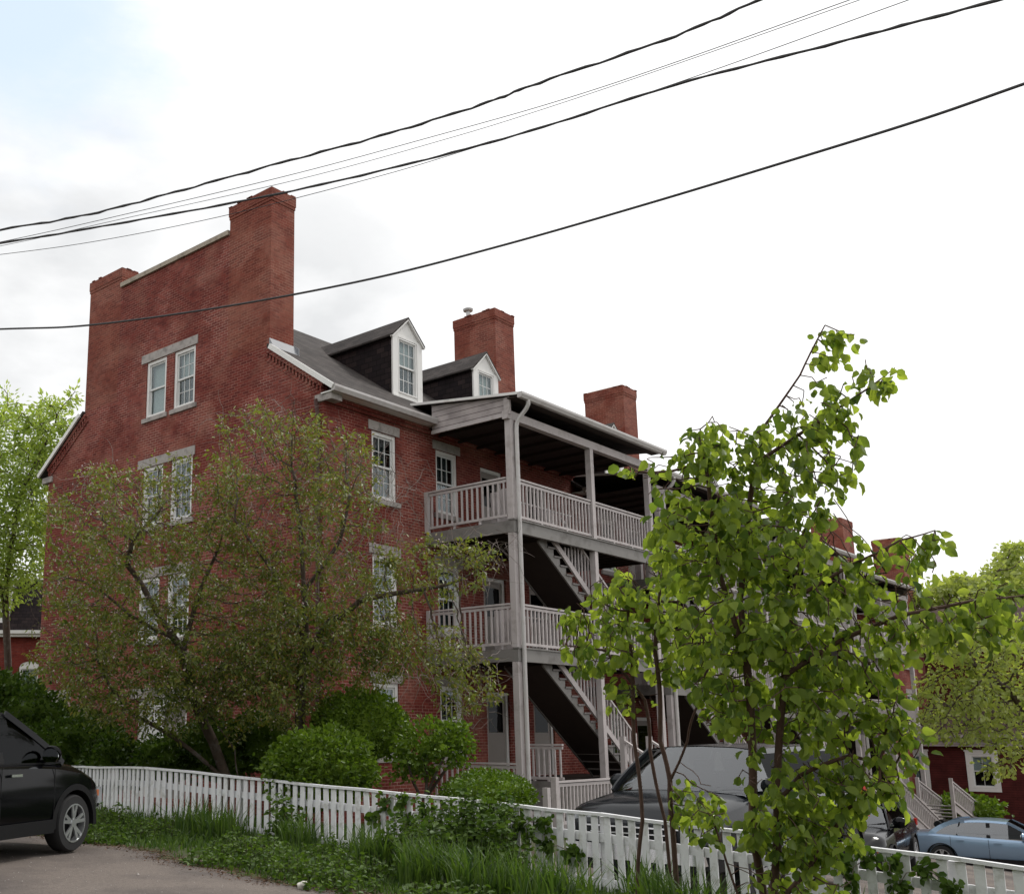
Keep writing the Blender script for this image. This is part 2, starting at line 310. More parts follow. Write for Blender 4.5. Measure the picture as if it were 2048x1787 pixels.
def uvbox(me):
    uvl = me.uv_layers.new(name='UVMap')
    nl = len(me.loops)
    if not nl: return
    co = np.empty(len(me.vertices) * 3, 'f'); me.vertices.foreach_get('co', co); co = co.reshape(-1, 3)
    vi = np.empty(nl, 'i'); me.loops.foreach_get('vertex_index', vi)
    nf = len(me.polygons); nr = np.empty(nf * 3, 'f'); me.polygons.foreach_get('normal', nr); nr = nr.reshape(-1, 3)
    tot = np.empty(nf, 'i'); me.polygons.foreach_get('loop_total', tot); fi = np.repeat(np.arange(nf), tot)
    n = nr[fi]; p = co[vi]
    hz = np.abs(n[:, 2]) > .97
    ang = np.stack([-n[:, 1], n[:, 0], np.zeros(nl)], 1); ln = np.linalg.norm(ang, axis=1); ln[ln < 1e-6] = 1; tg = ang / ln[:, None]
    sg = np.where(np.abs(tg[:, 0]) > np.abs(tg[:, 1]), np.sign(tg[:, 0]), np.sign(tg[:, 1])); sg[sg == 0] = 1
    tg = tg * sg[:, None]; bt = np.cross(tg, n); bt = bt * np.where(bt[:, 2] < 0, -1, 1)[:, None]
    u = (p * tg).sum(1); v = (p * bt).sum(1)
    u = np.where(hz, p[:, 0], u); v = np.where(hz, p[:, 1], v)
    uvl.data.foreach_set('uv', np.stack([u, v], 1).astype('f').ravel())
def copy_tree(o, parent=None):
    c = o.copy(); COL.objects.link(c)
    if parent is not None: c.parent = parent
    for ch in list(o.children): copy_tree(ch, c)
    return c

# ------------------------------------------------------------------ terrain
_cp = np.array([(-16, -15.7, .1), (-12, -3, .2), (-8.4, -3.6, .2), (-8.3, -8.2, .08), (-4.7, -.3, .14), (-4, 5, .1), (-4.7, -3.45, .03), (-4.5, -9, -.2), (-4.46, -12.7, -.45),
 (-7, -12, -.15), (-5, -20, -.9), (-.5, -.5, -.15), (0, 11, 0), (3.5, -3, -.38), (-2, -9, -.36), (1.5, -9, -.5), (10, -4, -.85), (18, -4, -1.5), (20.3, -6.5, -2.1), (29, -5, -2.5), (38, -3, -2.8),
 (42, -8, -2.9), (7, -8.5, -1.12), (10, -9, -1.4), (60, 0, -3.4), (60, -40, -4), (20, -20, -2.8), (3, -13, -.9), (0, 35, .3), (-30, -30, .1), (-30, 20, .4), (60, 40, -2.5), (-16, -50, -1.0), (-50, 0, .4)], float)
def _U(r2): return np.where(r2 > 1e-9, .5 * r2 * np.log(np.maximum(r2, 1e-9)), 0)
_n = len(_cp); _K = _U(((_cp[:, None, :2] - _cp[None, :, :2]) ** 2).sum(-1)) + np.eye(_n) * .5
_Pm = np.c_[np.ones(_n), _cp[:, :2]]; _A = np.zeros((_n + 3, _n + 3)); _A[:_n, :_n] = _K; _A[:_n, _n:] = _Pm; _A[_n:, :_n] = _Pm.T
_W = np.linalg.solve(_A, np.r_[_cp[:, 2], 0, 0, 0])
def HH(x, y):
    x = np.asarray(x, float); y = np.asarray(y, float); sh = x.shape; x = x.ravel(); y = y.ravel()
    r2 = (x[:, None] - _cp[None, :, 0]) ** 2 + (y[:, None] - _cp[None, :, 1]) ** 2
    z = _U(r2) @ _W[:_n] + _W[_n] + _W[_n + 1] * x + _W[_n + 2] * y
    d = np.sqrt((x - 5) ** 2 + (y + 5) ** 2); k = np.clip((d - 55) / 40, 0, 1); k = k * k * (3 - 2 * k)
    return (z * (1 - k) - 3.0 * k).reshape(sh)
def H(x, y): return float(HH([x], [y])[0])
def sheet(name, xs, ys, m, dz=0, keep=None, kind='structure', label=None):
    X, Y = np.meshgrid(xs, ys, indexing='ij'); Z = HH(X, Y) + dz
    nx, ny = X.shape; idx = np.arange(nx * ny).reshape(nx, ny)
    f = np.stack([idx[:-1, :-1], idx[1:, :-1], idx[1:, 1:], idx[:-1, 1:]], -1).reshape(-1, 4)
    if keep is not None:
        cx = (X[:-1, :-1] + X[1:, 1:]).ravel() / 2; cy = (Y[:-1, :-1] + Y[1:, 1:]).ravel() / 2
        f = f[keep(cx, cy)]
    me = bpy.data.meshes.new(name); me.from_pydata(np.stack([X, Y, Z], -1).reshape(-1, 3).tolist(), [], f.tolist())
    bm = bmesh.new(); bm.from_mesh(me); bmesh.ops.delete(bm, geom=[v for v in bm.verts if not v.link_faces], context='VERTS'); bm.to_mesh(me); bm.free()
    uvbox(me); me.shade_smooth(); me.materials.append(m)
    o = bpy.data.objects.new(name, me); COL.objects.link(o); return tag(o, label, None, None, kind)
t_ = np.linspace(-1, 1, 190); gs = np.sinh(t_ * 4.2) / np.sinh(4.2) * 700
sheet('ground', gs + 3, gs - 3, M['soil'])
def edge_noise(y): return .25 * np.sin(y * 1.3) + .15 * np.sin(y * 3.1 + 1) + .08 * np.sin(y * 7.7 + 2)
sheet('road', np.r_[np.arange(-40, -9, .5), np.arange(-9, -6.4, .05)], np.r_[np.arange(-45, -14, .5), np.arange(-14, 2, .08), np.arange(2, 30, .5)], M['asphalt'], .02, lambda x, y: x < -7.45 - .07 * np.clip(-3 - y, 0, 9) + edge_noise(y) * .6 + .05 * np.sin(y * 17 + np.sin(y * 5) * 2) + .03 * np.sin(y * 41 + 1))
sheet('parking_lot', np.arange(-3.4, 44, .5), np.arange(-32, -3.6, .5), M['asphalt'], .02, lambda x, y: (y < -4.2 - np.clip(6.0 - x, 0, 4) * .6))

# ------------------------------------------------------------------ windows
def winT(o, ax, n):
    ax, n = Vector(ax), Vector(n); z = Vector((0, 0, 1)); m = Matrix((ax.to_4d(), z.to_4d(), n.to_4d(), Vector((0, 0, 0, 1)))).transposed()
    m = Matrix(((ax.x, z.x, n.x, o[0]), (ax.y, z.y, n.y, o[1]), (ax.z, z.z, n.z, o[2]), (0, 0, 0, 1))); return m
def window(parent, o, ax, n, w, h, cols=3, rows=2, sill=True, lintel=False, back='curtain', muntin=True, casing=.09, depth=.14, name='window', arch=False):
    """double-hung window; o = lower left corner of opening on wall face, local (a, z, outwards)"""
    T = winT(o, ax, n); c = casing; d0 = -depth
    f = MB(T); f.box(0, 0, d0, c, h, d0 + .1); f.box(w - c, 0, d0, w, h, d0 + .1); f.box(c, h - c, d0, w - c, h, d0 + .1); f.box(c, 0, d0, w - c, c * .8, d0 + .11)
    fr = f.build(name, M['white'], parent)
    mid = h * .5; s = MB(T); sw = .045
    for (z0, z1, dd) in ((mid - .02, h - c, d0 + .035), (c * .8, mid + .02, d0 + .005)):
        s.box(c, z0, dd, c + sw, z1, dd + .03); s.box(w - c - sw, z0, dd, w - c, z1, dd + .03)
        s.box(c + sw, z0, dd, w - c - sw, z0 + sw, dd + .03); s.box(c + sw, z1 - sw, dd, w - c - sw, z1, dd + .03)
        if muntin:
            iw = w - 2 * c - 2 * sw; ih = z1 - z0 - 2 * sw
            for i in range(1, cols): x = c + sw + iw * i / cols; s.box(x - .009, z0 + sw, dd + .004, x + .009, z1 - sw, dd + .026)
            for j in range(1, rows): z = z0 + sw + ih * j / rows; s.box(c + sw, z - .009, dd + .006, w - c - sw, z + .009, dd + .024)
    s.build('sash', M['sash'], fr)
    g = MB(T); g.box(c + .01, mid, d0 + .048, w - c - .01, h - c - .01, d0 + .052); g.box(c + .01, c, d0 + .018, w - c - .01, mid, d0 + .022); g.build('pane', M['glass'], fr)
    if back:
        b = MB(T)
        if back == 'blind': b.box(c, c, d0 - .06, w - c, h - c, d0 - .05)
        elif back == 'half': b.box(c, mid, d0 - .06, w - c, h - c, d0 - .05)
        else:
            for i in range(8):
                x = c + (w - 2 * c) * i / 8
                b.box(x, c, d0 - .09 - .02 * (i % 2), x + (w - 2 * c) / 8 * .98, h - c, d0 - .08 - .02 * (i % 2))
        b.build('curtain', M['blind'] if back in ('blind', 'half') else M['curtain'], fr)
    rm = MB(T); rm.box(-.05, -.05, d0 - .8, w + .05, h + .05, d0 - .78); rm.box(-.05, -.05, d0 - .78, -.03, h + .05, d0 - .14); rm.box(w + .03, -.05, d0 - .78, w + .05, h + .05, d0 - .14)  # near-black box behind the glass, stands in for the unlit room
    rm.box(-.03, h + .03, d0 - .78, w + .03, h + .05, d0 - .14); rm.box(-.03, -.05, d0 - .78, w + .03, -.03, d0 - .14)
    rm.build('dark_backing', M['interior'], fr)
    if sill: MB(T).box(-.1, -.12, -.1, w + .1, -.003, .05).build('sill', M['granite'], fr)
    if lintel: MB(T).box(-.12, h + .003, -.1, w + .12, h + .23, .015).build('lintel', M['granite'], fr)
    return fr

# ------------------------------------------------------------------ row houses
WB = 11.36; YR = WB / 2; SL = .708
def roofz(y, dz=0): return 9.24 + SL * ((y if y < YR else WB - y) + .37) + dz
PY = -2.5                        # porch front
Z1, Z2, Z3 = .60, 3.53, 6.43

def railing(parent, a, b, h=1.0, name='railing', sp=.152, post=False):
    a, b = Vector(a), Vector(b); m = MB()
    m.bar(a + Vector((0, 0, h)), b + Vector((0, 0, h)), .085, .04); m.bar(a + Vector((0, 0, h - .07)), b + Vector((0, 0, h - .07)), .04, .06)
    m.bar(a + Vector((0, 0, .12)), b + Vector((0, 0, .12)), .045, .06)
    n = max(2, round((b - a).length / sp)); up = (b - a).normalized()
    for i in range(n):
        p = a.lerp(b, (i + .5) / n); m.bar(p + Vector((0, 0, .13)), p + Vector((0, 0, h - .06)), .038, .038, up=up)
    for k in (.33, .66):
        p = a.lerp(b, k); m.bar(p + Vector((0, 0, 0.0)), p + Vector((0, 0, .09)), .05, .05, up=up)
    return m.build(name, M['greywood'], parent)

def stair(parent, x0, z0, x1, z1, yo=-2.3, yi=-1.25, name='staircase', rail=True):
    """flight from (x0,z0) top down to (x1,z1), running along the facade"""
    n = max(3, round((z0 - z1) / .19)); rise = (z0 - z1) / n; run = (x1 - x0) / n
    m = MB()
    for y in (yo, yi):
        t = .045; poly = [(x0, y, z0 - .02)]
        for i in range(n):
            poly += [(x0 + run * i + (.003 if i else 0), y, z0 - rise * (i + 1) - .02), (x0 + run * (i + 1), y, z0 - rise * (i + 1) - .02)]
        poly += [(x1, y, z1), (x1 - .25, y, z1), (x0 - .12, y, z0 - .32), (x0 - .12, y, z0 - .02)]
        m.prism(poly, (0, t, 0))
    s = m.build(name, M['fascia'], parent)
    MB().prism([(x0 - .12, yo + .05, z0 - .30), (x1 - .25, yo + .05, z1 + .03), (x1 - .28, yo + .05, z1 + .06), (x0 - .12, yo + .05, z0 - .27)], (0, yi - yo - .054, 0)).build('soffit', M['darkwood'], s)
    tr = MB()
    for i in range(1, n): tr.box(x0 + run * (i - 1) - .01, yo - .03, z0 - rise * i - .018, x0 + run * i + .035, yi + .075, z0 - rise * i + .022)
    tr.build('tread', M['tread'], s)
    rs = MB()
    for i in range(n): rs.box(x0 + run * i + .012, yo + .05, z0 - rise * (i + 1) + .03, x0 + run * i + .028, yi - .004, z0 - rise * i - .02)
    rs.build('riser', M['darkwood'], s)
    if rail:
        r = MB(); y = yo - .03; off = .16; hh = .88; d = Vector((x1 - x0, 0, z1 - z0)); L_ = d.length
        a = Vector((x0, y, z0 + off)); b = Vector((x1, y, z1 + off)); k0 = .06
        r.bar(a.lerp(b, k0), b, .05, .14); r.bar(a.lerp(b, .22) + Vector((0, 0, hh - .0)), b + Vector((0, 0, hh)), .07, .05)
        nn = round((x1 - x0) / .15)
        for i in range(1, nn):
            k = (i + .5) / nn
            if k < k0 + .02: continue
            p = a.lerp(b, k); top = min(p.z + hh, z0 - .30) if k < .3 else p.z + hh
            if top > p.z + .2: r.bar((p.x, y, p.z + .05), (p.x, y, top), .036, .036, up=(1, 0, 0))
        r.box(x1 - .06, y - .05, z1, x1 + .04, y + .05, z1 + off + hh + .05)
        r.build('handrail', M['greywood'], s)
    return s

def porch(h, x0, x1, posts, dz, first=False, last=False, stairs=True):
    z1, z2, z3 = Z1 + dz, Z2 + dz, Z3 + dz
    for i, z in enumerate((z3, z2, z1)):
        xa = x0 if (i < 2 or not first) else x0 + 1.9
        d = MB(); d.box(xa + .06, PY + .06, z - .045, x1 - .06, -.01, z - .001)
        xx = xa + .1
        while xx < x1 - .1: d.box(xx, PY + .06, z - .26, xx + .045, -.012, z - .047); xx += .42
        d.build('deck', M['darkwood'] if i < 3 else M['tread'], h)
        f = MB(); f.box(xa, PY - .05, z - .28, x1, PY + .05, z); f.box(xa, PY + .051, z - .28, xa + .05, -.01, z)
        f.box(xa - .02, PY - .08, z + .001, x1 + .02, PY + .08, z + .03)
        if last: f.box(x1 - .05, PY + .051, z - .28, x1, -.01, z)
        f.build('fascia', M['fascia'], h)
        if i == 2:
            g = MB(); k = xa + .0
            g.box(xa, PY - .02, H(xa, PY) - .4, x1, PY, z - .285); g.box(xa, PY + .003, H(xa, PY) - .4, xa + .03, -.01, z - .285); g.build('skirting', M['fascia'], h)
    pt = 8.80 + dz
    for k, px in enumerate(posts):
        for (za, zb) in ((H(px, PY) - .2, z2 - .285), (z2 + .032, z3 - .285), (z3 + .032, pt)):
            MB().box(px - .075, PY - .035, za, px + .075, PY + .115, zb).build('post', M['greywood'], h)
    for k in range(len(posts) - 1):
        a, b = posts[k] + .08, posts[k + 1] - .08
        for z in (z3, z2): railing(h, (a, PY + .04, z), (b, PY + .04, z))
        if not (first and k == 0) and stairs is False: railing(h, (a, PY + .04, z1), (b, PY + .04, z1))
    if first:
        for z in (z3, z2):
            railing(h, (x0 + .03, -.12, z), (x0 + .03, PY + .13, z))
            MB().box(x0 - .03, -.10, z, x0 + .08, -.005, z + 1.02).build('post', M['greywood'], h)
    if last:
        for z in (z3, z2): railing(h, (x1 - .03, PY + .13, z), (x1 - .03, -.12, z))
    # stairs in first bay, with the newel board seen beside the corner post
    if stairs:
        sx = posts[0] + 1.42
        stair(h, sx, z3, sx + 3.95, z2); stair(h, sx, z2, sx + 3.95, z1)
        for z in (z3, z2):
            r = MB(); r.bar((sx - .1, -1.15, z + .98), (sx + 3.3, -1.15, z + .98), .07, .04); r.bar((sx - .1, -1.15, z + .12), (sx + 3.3, -1.15, z + .12), .04, .05)
            for i in range(22): x = sx + i * .152; r.box(x, -1.168, z + .13, x + .035, -1.133, z + .96)
            r.box(sx - .25, -1.24, z, sx - .12, -1.06, z + 1.05); r.box(sx - .60, -1.9, z, sx - .50, -1.55, z + 1.0)
            r.build('stairwell_railing', M['greywood'], h)
    # header beam, ceiling, roof, gutter
    MB().box(x0 - .08, PY - .04, pt + .003, x1 + .05, PY + .12, pt + .20).build('beam', M['greywood'], h)
    zc = 8.93 + dz
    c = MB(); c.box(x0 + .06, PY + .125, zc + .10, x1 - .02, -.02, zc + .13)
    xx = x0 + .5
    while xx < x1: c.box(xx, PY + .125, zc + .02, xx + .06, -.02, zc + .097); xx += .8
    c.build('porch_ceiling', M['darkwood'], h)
    ya, za, yb, zb = .30, 9.74 + dz, -2.86, 9.33 + dz
    rf = MB(); rf.prism([(x0 - .10, ya, za), (x0 - .10, yb, zb), (x0 - .10, yb, zb - .05), (x0 - .10, ya, za - .05)], (x1 + .15 - x0 + .10, 0, 0))
    ro = rf.build('porch_roof', M['slate'], h)
    e = MB(); e.prism([(x0 - .15, ya, za - .05), (x0 - .15, yb, zb - .05), (x0 - .15, yb, zb + .012), (x0 - .15, ya, za + .012)], (.045, 0, 0)); e.build('rake_board', M['white'], ro)
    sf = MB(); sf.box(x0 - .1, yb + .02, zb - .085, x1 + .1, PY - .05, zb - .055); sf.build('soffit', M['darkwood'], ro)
    g = MB(); pr = [(yb - .0, zb - .13), (yb - .09, zb - .13), (yb - .13, zb - .05), (yb - .13, zb - .0), (yb, zb - .0)]
    g.prism([(x0 - .15, y, z) for y, z in pr], (x1 - x0 + .32, 0, 0)); g.build('gutter', M['gutter'], ro)
    # sided gable end
    if first or last:
        xs_ = [x0 - .02] if first else []
        if last: xs_.append(x1 - .02)
        for xg in xs_:
            MB().prism([(xg, -.28 if first else -.05, zc - .02), (xg, -2.42, zc - .02), (xg, -2.42, zb - .01), (xg, -.28, zb + .27)], (.03, 0, 0)).build('gable_siding', M['siding'], h)
            b = MB(); b.bar((xg - .01, -2.5, zc - .03), (xg - .01, -2.5, zb - .02), .06, .16, up=(0, 1, 0)); b.bar((xg - .012, -.28, zc - .03), (xg - .012, -2.42, zc - .03), .05, .08); b.build('trim_board', M['greywood'], h)
    # downspout on the front corner
    if first or dz < 0:
        px = posts[0] + .02
        dp = MB(); yw = PY - .10
        dp.tube([(px + .1, yb - .06, zb - .12), (px + .1, yb - .06, zb - .22), (px + .1, yb - .0, zb - .32), (px + .08, yw - .06, zb - .52), (px + .06, yw - .01, zb - .64), (px + .06, yw, zb - .8), (px + .06, yw, z2), (px + .06, yw, H(px, yw) + .1), (px + .06, yw - .12, H(px, yw) + .02)], .05, 8)
        dp.build('downspout', M['gutter'], h, smooth=True)

def chimney(h, x0, x1, y0, y1, z0, z1, vent=False):
    c = MB(); c.box(x0, y0, z0, x1, y1, z1 - .42); c.box(x0 - .015, y0 - .015, z1 - .419, x1 + .015, y1 + .015, z1 - .34); c.box(x0 - .028, y0 - .028, z1 - .339, x1 + .028, y1 + .028, z1 - .08)
    for i in range(12):                       # uneven weathered top course
        ex = rng.random() < .5; u = rng.random(); bx, by = (x0 + (x1 - x0) * u, (y0 if rng.random() < .5 else y1 - .06)) if ex else ((x0 if rng.random() < .5 else x1 - .06), y0 + (y1 - y0) * u)
        c.box(bx - .05, by - .04, z1 - .085, bx + .10, by + .09, z1 - .079 + rng.uniform(.005, .03))
    o = c.build('chimney', M['brick_chimney'], h)
    k = MB(); a = .03; k.add([(x0 - .028, y0 - .028, z1 - .079), (x1 + .028, y0 - .028, z1 - .079), (x1 + .028, y1 + .028, z1 - .079), (x0 - .028, y1 + .028, z1 - .079), (x0 + .12, y0 + .12, z1), (x1 - .12, y0 + .12, z1), (x1 - .12, y1 - .12, z1), (x0 + .12, y1 - .12, z1)],
        [(0, 3, 2, 1), (4, 5, 6, 7), (0, 1, 5, 4), (1, 2, 6, 5), (2, 3, 7, 6), (3, 0, 4, 7)]); k.build('chimney_cap', M['mortar'], o)
    if vent:
        v = MB(); v.lathe([(.07, 0), (.07, .26), (.15, .27), (.17, .33), (.02, .40), (.0, .40)], (x0 + .3, y1 - .35, z1 - .02), n=12); v.build('vent_pipe', M['vinylvent'], o, smooth=True)
    return o

def dormer(h, x0, x1, dz):
    yf = 1.0; zb = roofz(yf, dz) - .02; ze = 11.84 + dz; zp = 12.38 + dz; xm = (x0 + x1) / 2
    yb_e = yf + (ze - roofz(yf, dz)) / SL + .0; yb_p = yf + (zp - roofz(yf, dz)) / SL
    s = MB()                                                                # shingled cheeks
    for x, t in ((x0, .05), (x1, -.05)):
        s.prism([(x, yf + .02, zb), (x, yf + .02, ze), (x, yb_e + .15, ze), (x, yb_e, ze - .12)], (t, 0, 0))
    d = s.build('dormer', M['slatedark'], h)
    r = MB(); ov = .10; k = (zp - ze) / (xm - x0)
    for sgn, xe in ((-1, x0 - ov), (1, x1 + ov)):
        zz = ze - ov * k
        r.prism([(xe, yf - .10, zz), (xm, yf - .10, zp), (xm, yf - .10, zp + .05), (xe, yf - .10, zz + .05)], (0, yb_p - yf + .3, 0))
    r.build('dormer_roof', M['slate'], d)
    f = MB(); c = .13
    wx0, wx1 = x0 + .20, x1 - .20; wz0 = zb + .10; wz1 = ze - .06
    f.prism([(x0 - .01, yf - .02, zb - .02), (x1 + .01, yf - .02, zb - .02), (x1 + .01, yf - .02, ze), (xm, yf - .02, zp - .02), (x0 - .01, yf - .02, ze)], (0, .04, 0),
            holes=[[(wx0, yf - .02, wz0), (wx0, yf - .02, wz1), (wx1, yf - .02, wz1), (wx1, yf - .02, wz0)]])
    f.box(x0 - .03, yf - .045, zb - .01, wx0 - .02, yf - .021, ze); f.box(wx1 + .02, yf - .045, zb - .01, x1 + .03, yf - .021, ze); f.box(wx0 - .02, yf - .045, wz1 + .01, wx1 + .02, yf - .021, wz1 + .07)
    for sgn in (-1, 1):
        xe = xm + sgn * ((x1 - x0) / 2 + .10); zz = ze - .10 * k
        f.bar((xe, yf - .06, zz - .02), (xm, yf - .06, zp - .02), .04, .07, up=(0, 1, 0))
    f.box(x0 - .08, yf - .10, zb - .06, x1 + .08, yf - .022, zb - .011)
    f.build('dormer_front', M['white'], d)
    window(h, (wx0, yf, wz0), (1, 0, 0), (0, -1, 0), wx1 - wx0, wz1 - wz0, 3, 2, sill=False, back='half', casing=.035, depth=.06)

def house(x0, x1, dz, label, first=False, last=False, ports=None, holes_w=(), chim=None, dorm=(), vent=False):
    h = thing('brick_row_house', (x0, 0, 0 + dz), label, 'house', 'brick row houses stepping down the slope')
    zb = -2.5 + dz - 1.2; ze = 9.40 + dz
    # long wall with openings
    hs = [[(a, 0, z), (a, 0, z + hh), (a + ww, 0, z + hh), (a + ww, 0, z)] for a, z, ww, hh in holes_w]
    MB().prism([(x0 + (.34 if first else 0), 0, zb), (x1, 0, zb), (x1, 0, ze), (x0 + (.34 if first else 0), 0, ze)], (0, .3, 0), holes=hs).build('front_wall', M['brick'], h)
    MB().box(x0 + (.34 if first else 0), WB - .3, zb, x1, WB, ze).build('rear_wall', M['brick'], h)
    # roof
    rf = MB(); xs = x0 + .35 if first else x0 - .02
    for side in (0, 1):
        Y = (lambda y: y) if side == 0 else (lambda y: WB - y)
        rf.prism([(xs, Y(-.37), roofz(-.37, dz)), (xs, YR, roofz(YR, dz)), (xs, YR, roofz(YR, dz) - .1), (xs, Y(-.37), roofz(-.37, dz) - .1)], (x1 + .02 - xs, 0, 0))
        if first: rf.prism([(x0 - .10, Y(-.37), roofz(-.37, dz)), (x0 - .10, Y(1.78), roofz(1.78, dz)), (x0 - .10, Y(1.78), roofz(1.78, dz) - .1), (x0 - .10, Y(-.37), roofz(-.37, dz) - .1)], (xs - x0 + .10, 0, 0))
    ro = rf.build('roof', M['slate'], h)
    g = MB(); yb, zg = -.37, roofz(-.37, dz); pr = [(yb, zg - .15), (yb - .08, zg - .15), (yb - .12, zg - .06), (yb - .12, zg - .01), (yb, zg - .01)]
    gx1 = ports[0] - .1 if ports else x1
    g.prism([(x0 - .12 if first else x0, y, z) for y, z in pr], (gx1 - x0 + (.12 if first else 0) + .25, 0, 0)); g.build('gutter', M['gutter'], ro)
    sf = MB(); sf.box(x0 - .08 if first else x0, -.35, ze - .30, x1, -.003, ze - .27); sf.build('soffit', M['white'], ro)
    cn_ = MB(); cn_.box(x0, -.07, ze - .46, x1, -.002, ze - .39); cn_.box(x0, -.13, ze - .389, x1, -.002, ze - .302); cn_.build('brick_cornice', M['brick'], h)
    if first:
        # gable wall
        top = 14.10
        gy = [(4.59, .88), (5.80, .87)]; rows = [(9.93, 1.58), (6.96, 1.60), (4.0, 1.60)]
        hol = []
        for z, hh in rows:
            for y, ww in gy: hol.append([(0, y, z), (0, y + ww, z), (0, y + ww, z + hh), (0, y, z + hh)])
        hol.append([(0, 4.55, .15), (0, 6.62, .15), (0, 6.62, 2.55), (0, 4.55, 2.55)])
        hol.append([(0, 9.75, .95), (0, 10.62, .95), (0, 10.62, 2.6), (0, 9.75, 2.6)])
        poly = [(0, 0, zb), (0, 0, 9.40), (0, 1.78, 10.66), (0, 1.78, 10.75), (0, 3.33, 10.75), (0, 3.33, top), (0, WB - 3.33, top), (0, WB - 3.33, 10.75), (0, WB - 1.75, 10.75), (0, WB - 1.75, 10.66), (0, WB, 9.40), (0, WB, zb)]
        MB().prism(poly, (.34, 0, 0), holes=hol).build('gable_wall', M['brick'], h)
        cp = MB(); ys = np.linspace(3.34, WB - 3.34, 6)
        for a, b in zip(ys[:-1], ys[1:]): cp.box(-.06, a + .004, top + .003, .42, b - .004, top + .13)
        cp.build('coping', M['coping'], h)
        chimney(h, 0, .78, 1.78, 3.33, 10.751, 14.92); chimney(h, 0, .78, WB - 3.33, WB - 1.75, 10.751, 14.80)
        fl = MB(); zf = roofz(1.78)
        fl.prism([(-.03, 1.775, zf - .08), (-.03, 1.775, zf + .15), (-.03, 1.76, zf + .15), (-.03, 1.62, zf - .10), (-.03, 1.60, zf - .16)], (.86, 0, 0)); fl.prism([(.785, 1.6, zf - .15), (.785, 1.6, zf + .05), (.785, 3.4, roofz(3.4) + .18), (.785, 3.4, roofz(3.4) - .1)], (.02, 0, 0))
        fl.build('flashing', M['flash'], h)
        rb = MB(); rb2 = MB()
        rb.bar((-.125, -.42, roofz(-.42) - .02), (-.125, 1.66, roofz(1.66) - .02), .05, .12); rb2.bar((-.125, WB + .42, roofz(-.42) - .02), (-.125, WB - 1.66, roofz(1.66) - .02), .05, .12)
        rb2.build('rake_board', M['white'], ro)
        rb.build('rake_board', M['white'], ro)
        for s_, Y in ((0, lambda y: y), (1, lambda y: WB - y)):
            co = MB()
            co.bar((-.03, Y(-.02), roofz(-.02) - .17), (-.03, Y(1.85), roofz(1.85) - .17), .06, .10)
            for i in range(17):
                y = .02 + i * .112; co.box(-.045, min(Y(y), Y(y + .056)), roofz(y) - .36, -.002, max(Y(y), Y(y + .056)), roofz(y) - .225)
            co.bar((-.015, Y(-.0), roofz(0) - .41), (-.015, Y(1.95), roofz(1.95) - .41), .03, .07)
            co.build('brick_cornice', M['brick'], h)
        MB().box(-.05, -.3, 8.95, .3, .22, 9.12).build('corner_stone', M['granite'], h); MB().box(-.05, WB - .22, 8.95, .3, WB + .3, 9.12).build('corner_stone', M['granite'], h)
        for z, hh in rows: MB().box(-.02, 4.5, z + hh + .003, .2, 6.9, z + hh + .24).build('lintel', M['granite'], h)
        MB().box(-.02, 4.3, 2.553, .2, 6.85, 2.8).build('lintel', M['granite'], h); MB().box(-.02, 9.6, 2.603, .2, 10.8, 2.86).build('lintel', M['granite'], h)
        for r_, (z, hh) in enumerate(rows):
            for i, (y, ww) in enumerate(gy):
                window(h, (0, y + ww, z), (0, -1, 0), (-1, 0, 0), ww, hh, back='blind' if (i, r_) == (1, 0) else ('half' if i == 0 and r_ == 0 else 'curtain'), muntin=(i, r_) != (1, 0), depth=.13)
        window(h, (0, 10.62, .95), (0, -1, 0), (-1, 0, 0), .87, 1.65, depth=.13)
        # entrance in the gable: white surround, door and side panel
        e = MB(); e.box(.10, 4.55, .15, .2, 4.72, 2.55); e.box(.10, 6.45, .15, .2, 6.62, 2.55); e.box(.10, 4.72, 2.42, .2, 6.45, 2.55); e.box(.10, 5.55, .15, .2, 5.66, 2.42); e.box(.14, 5.66, .15, .2, 6.45, 2.42)
        for z in (.35, 1.1, 1.8): e.box(.125, 5.76, z, .139, 6.36, z + .5)
        en = e.build('entrance', M['white'], h)
        dr = MB(); dr.box(.16, 4.72, .15, .2, 5.55, 2.42)
        for z in (.3, 1.25):
            for y in (4.82, 5.19): dr.box(.148, y, z, .159, y + .26, z + .8)
        dd = dr.build('door', M['door'], h); MB().lathe([(.0, 0), (.025, .01), (.03, .04), (0, .06)], (.13, 5.45, 1.2), 'Y', 10).build('handle', M['chrome'], dd)
        pp = MB(); pp.tube([(-.12, .12, 9.0), (-.08, .10, 8.7), (-.06, .10, 8.4), (-.06, .10, .1)], .045, 8); pp.build('downspout', M['pipe'], h, smooth=True)
    for i, (a, z, ww, hh) in enumerate(holes_w):
        if hh > 1.9:
            d = MB(); d.box(a, .06, z, a + .09, .16, z + hh); d.box(a + ww - .09, .06, z, a + ww, .16, z + hh); d.box(a + .09, .06, z + hh - .09, a + ww - .09, .16, z + hh); d.box(a + .09, .11, z, a + ww - .09, .15, z + hh - .09)
            do = d.build('door_frame', M['white'], h); p = MB(); p.box(a + .1, .095, z + .01, a + ww - .1, .109, z + hh - .1); po = p.build('door', M['door'], h)
            k = MB(); k.box(a + .2, .088, z + 1.1, a + ww - .2, .094, z + hh - .25); k.build('door_glass', M['carglass'], po)
        else:
            window(h, (a, 0, z), (1, 0, 0), (0, -1, 0), ww, hh, lintel=True, back=('curtain', 'curtain', 'half', 'curtain', 'curtain')[i % 5])
    for dx in dorm: dormer(h, dx, dx + 1.14, dz)
    if chim:
        c0, c1 = chim; chimney(h, c0, c1, 1.78, 3.35, roofz(1.7, dz) - .3, 14.62 + dz * 1.0, vent)
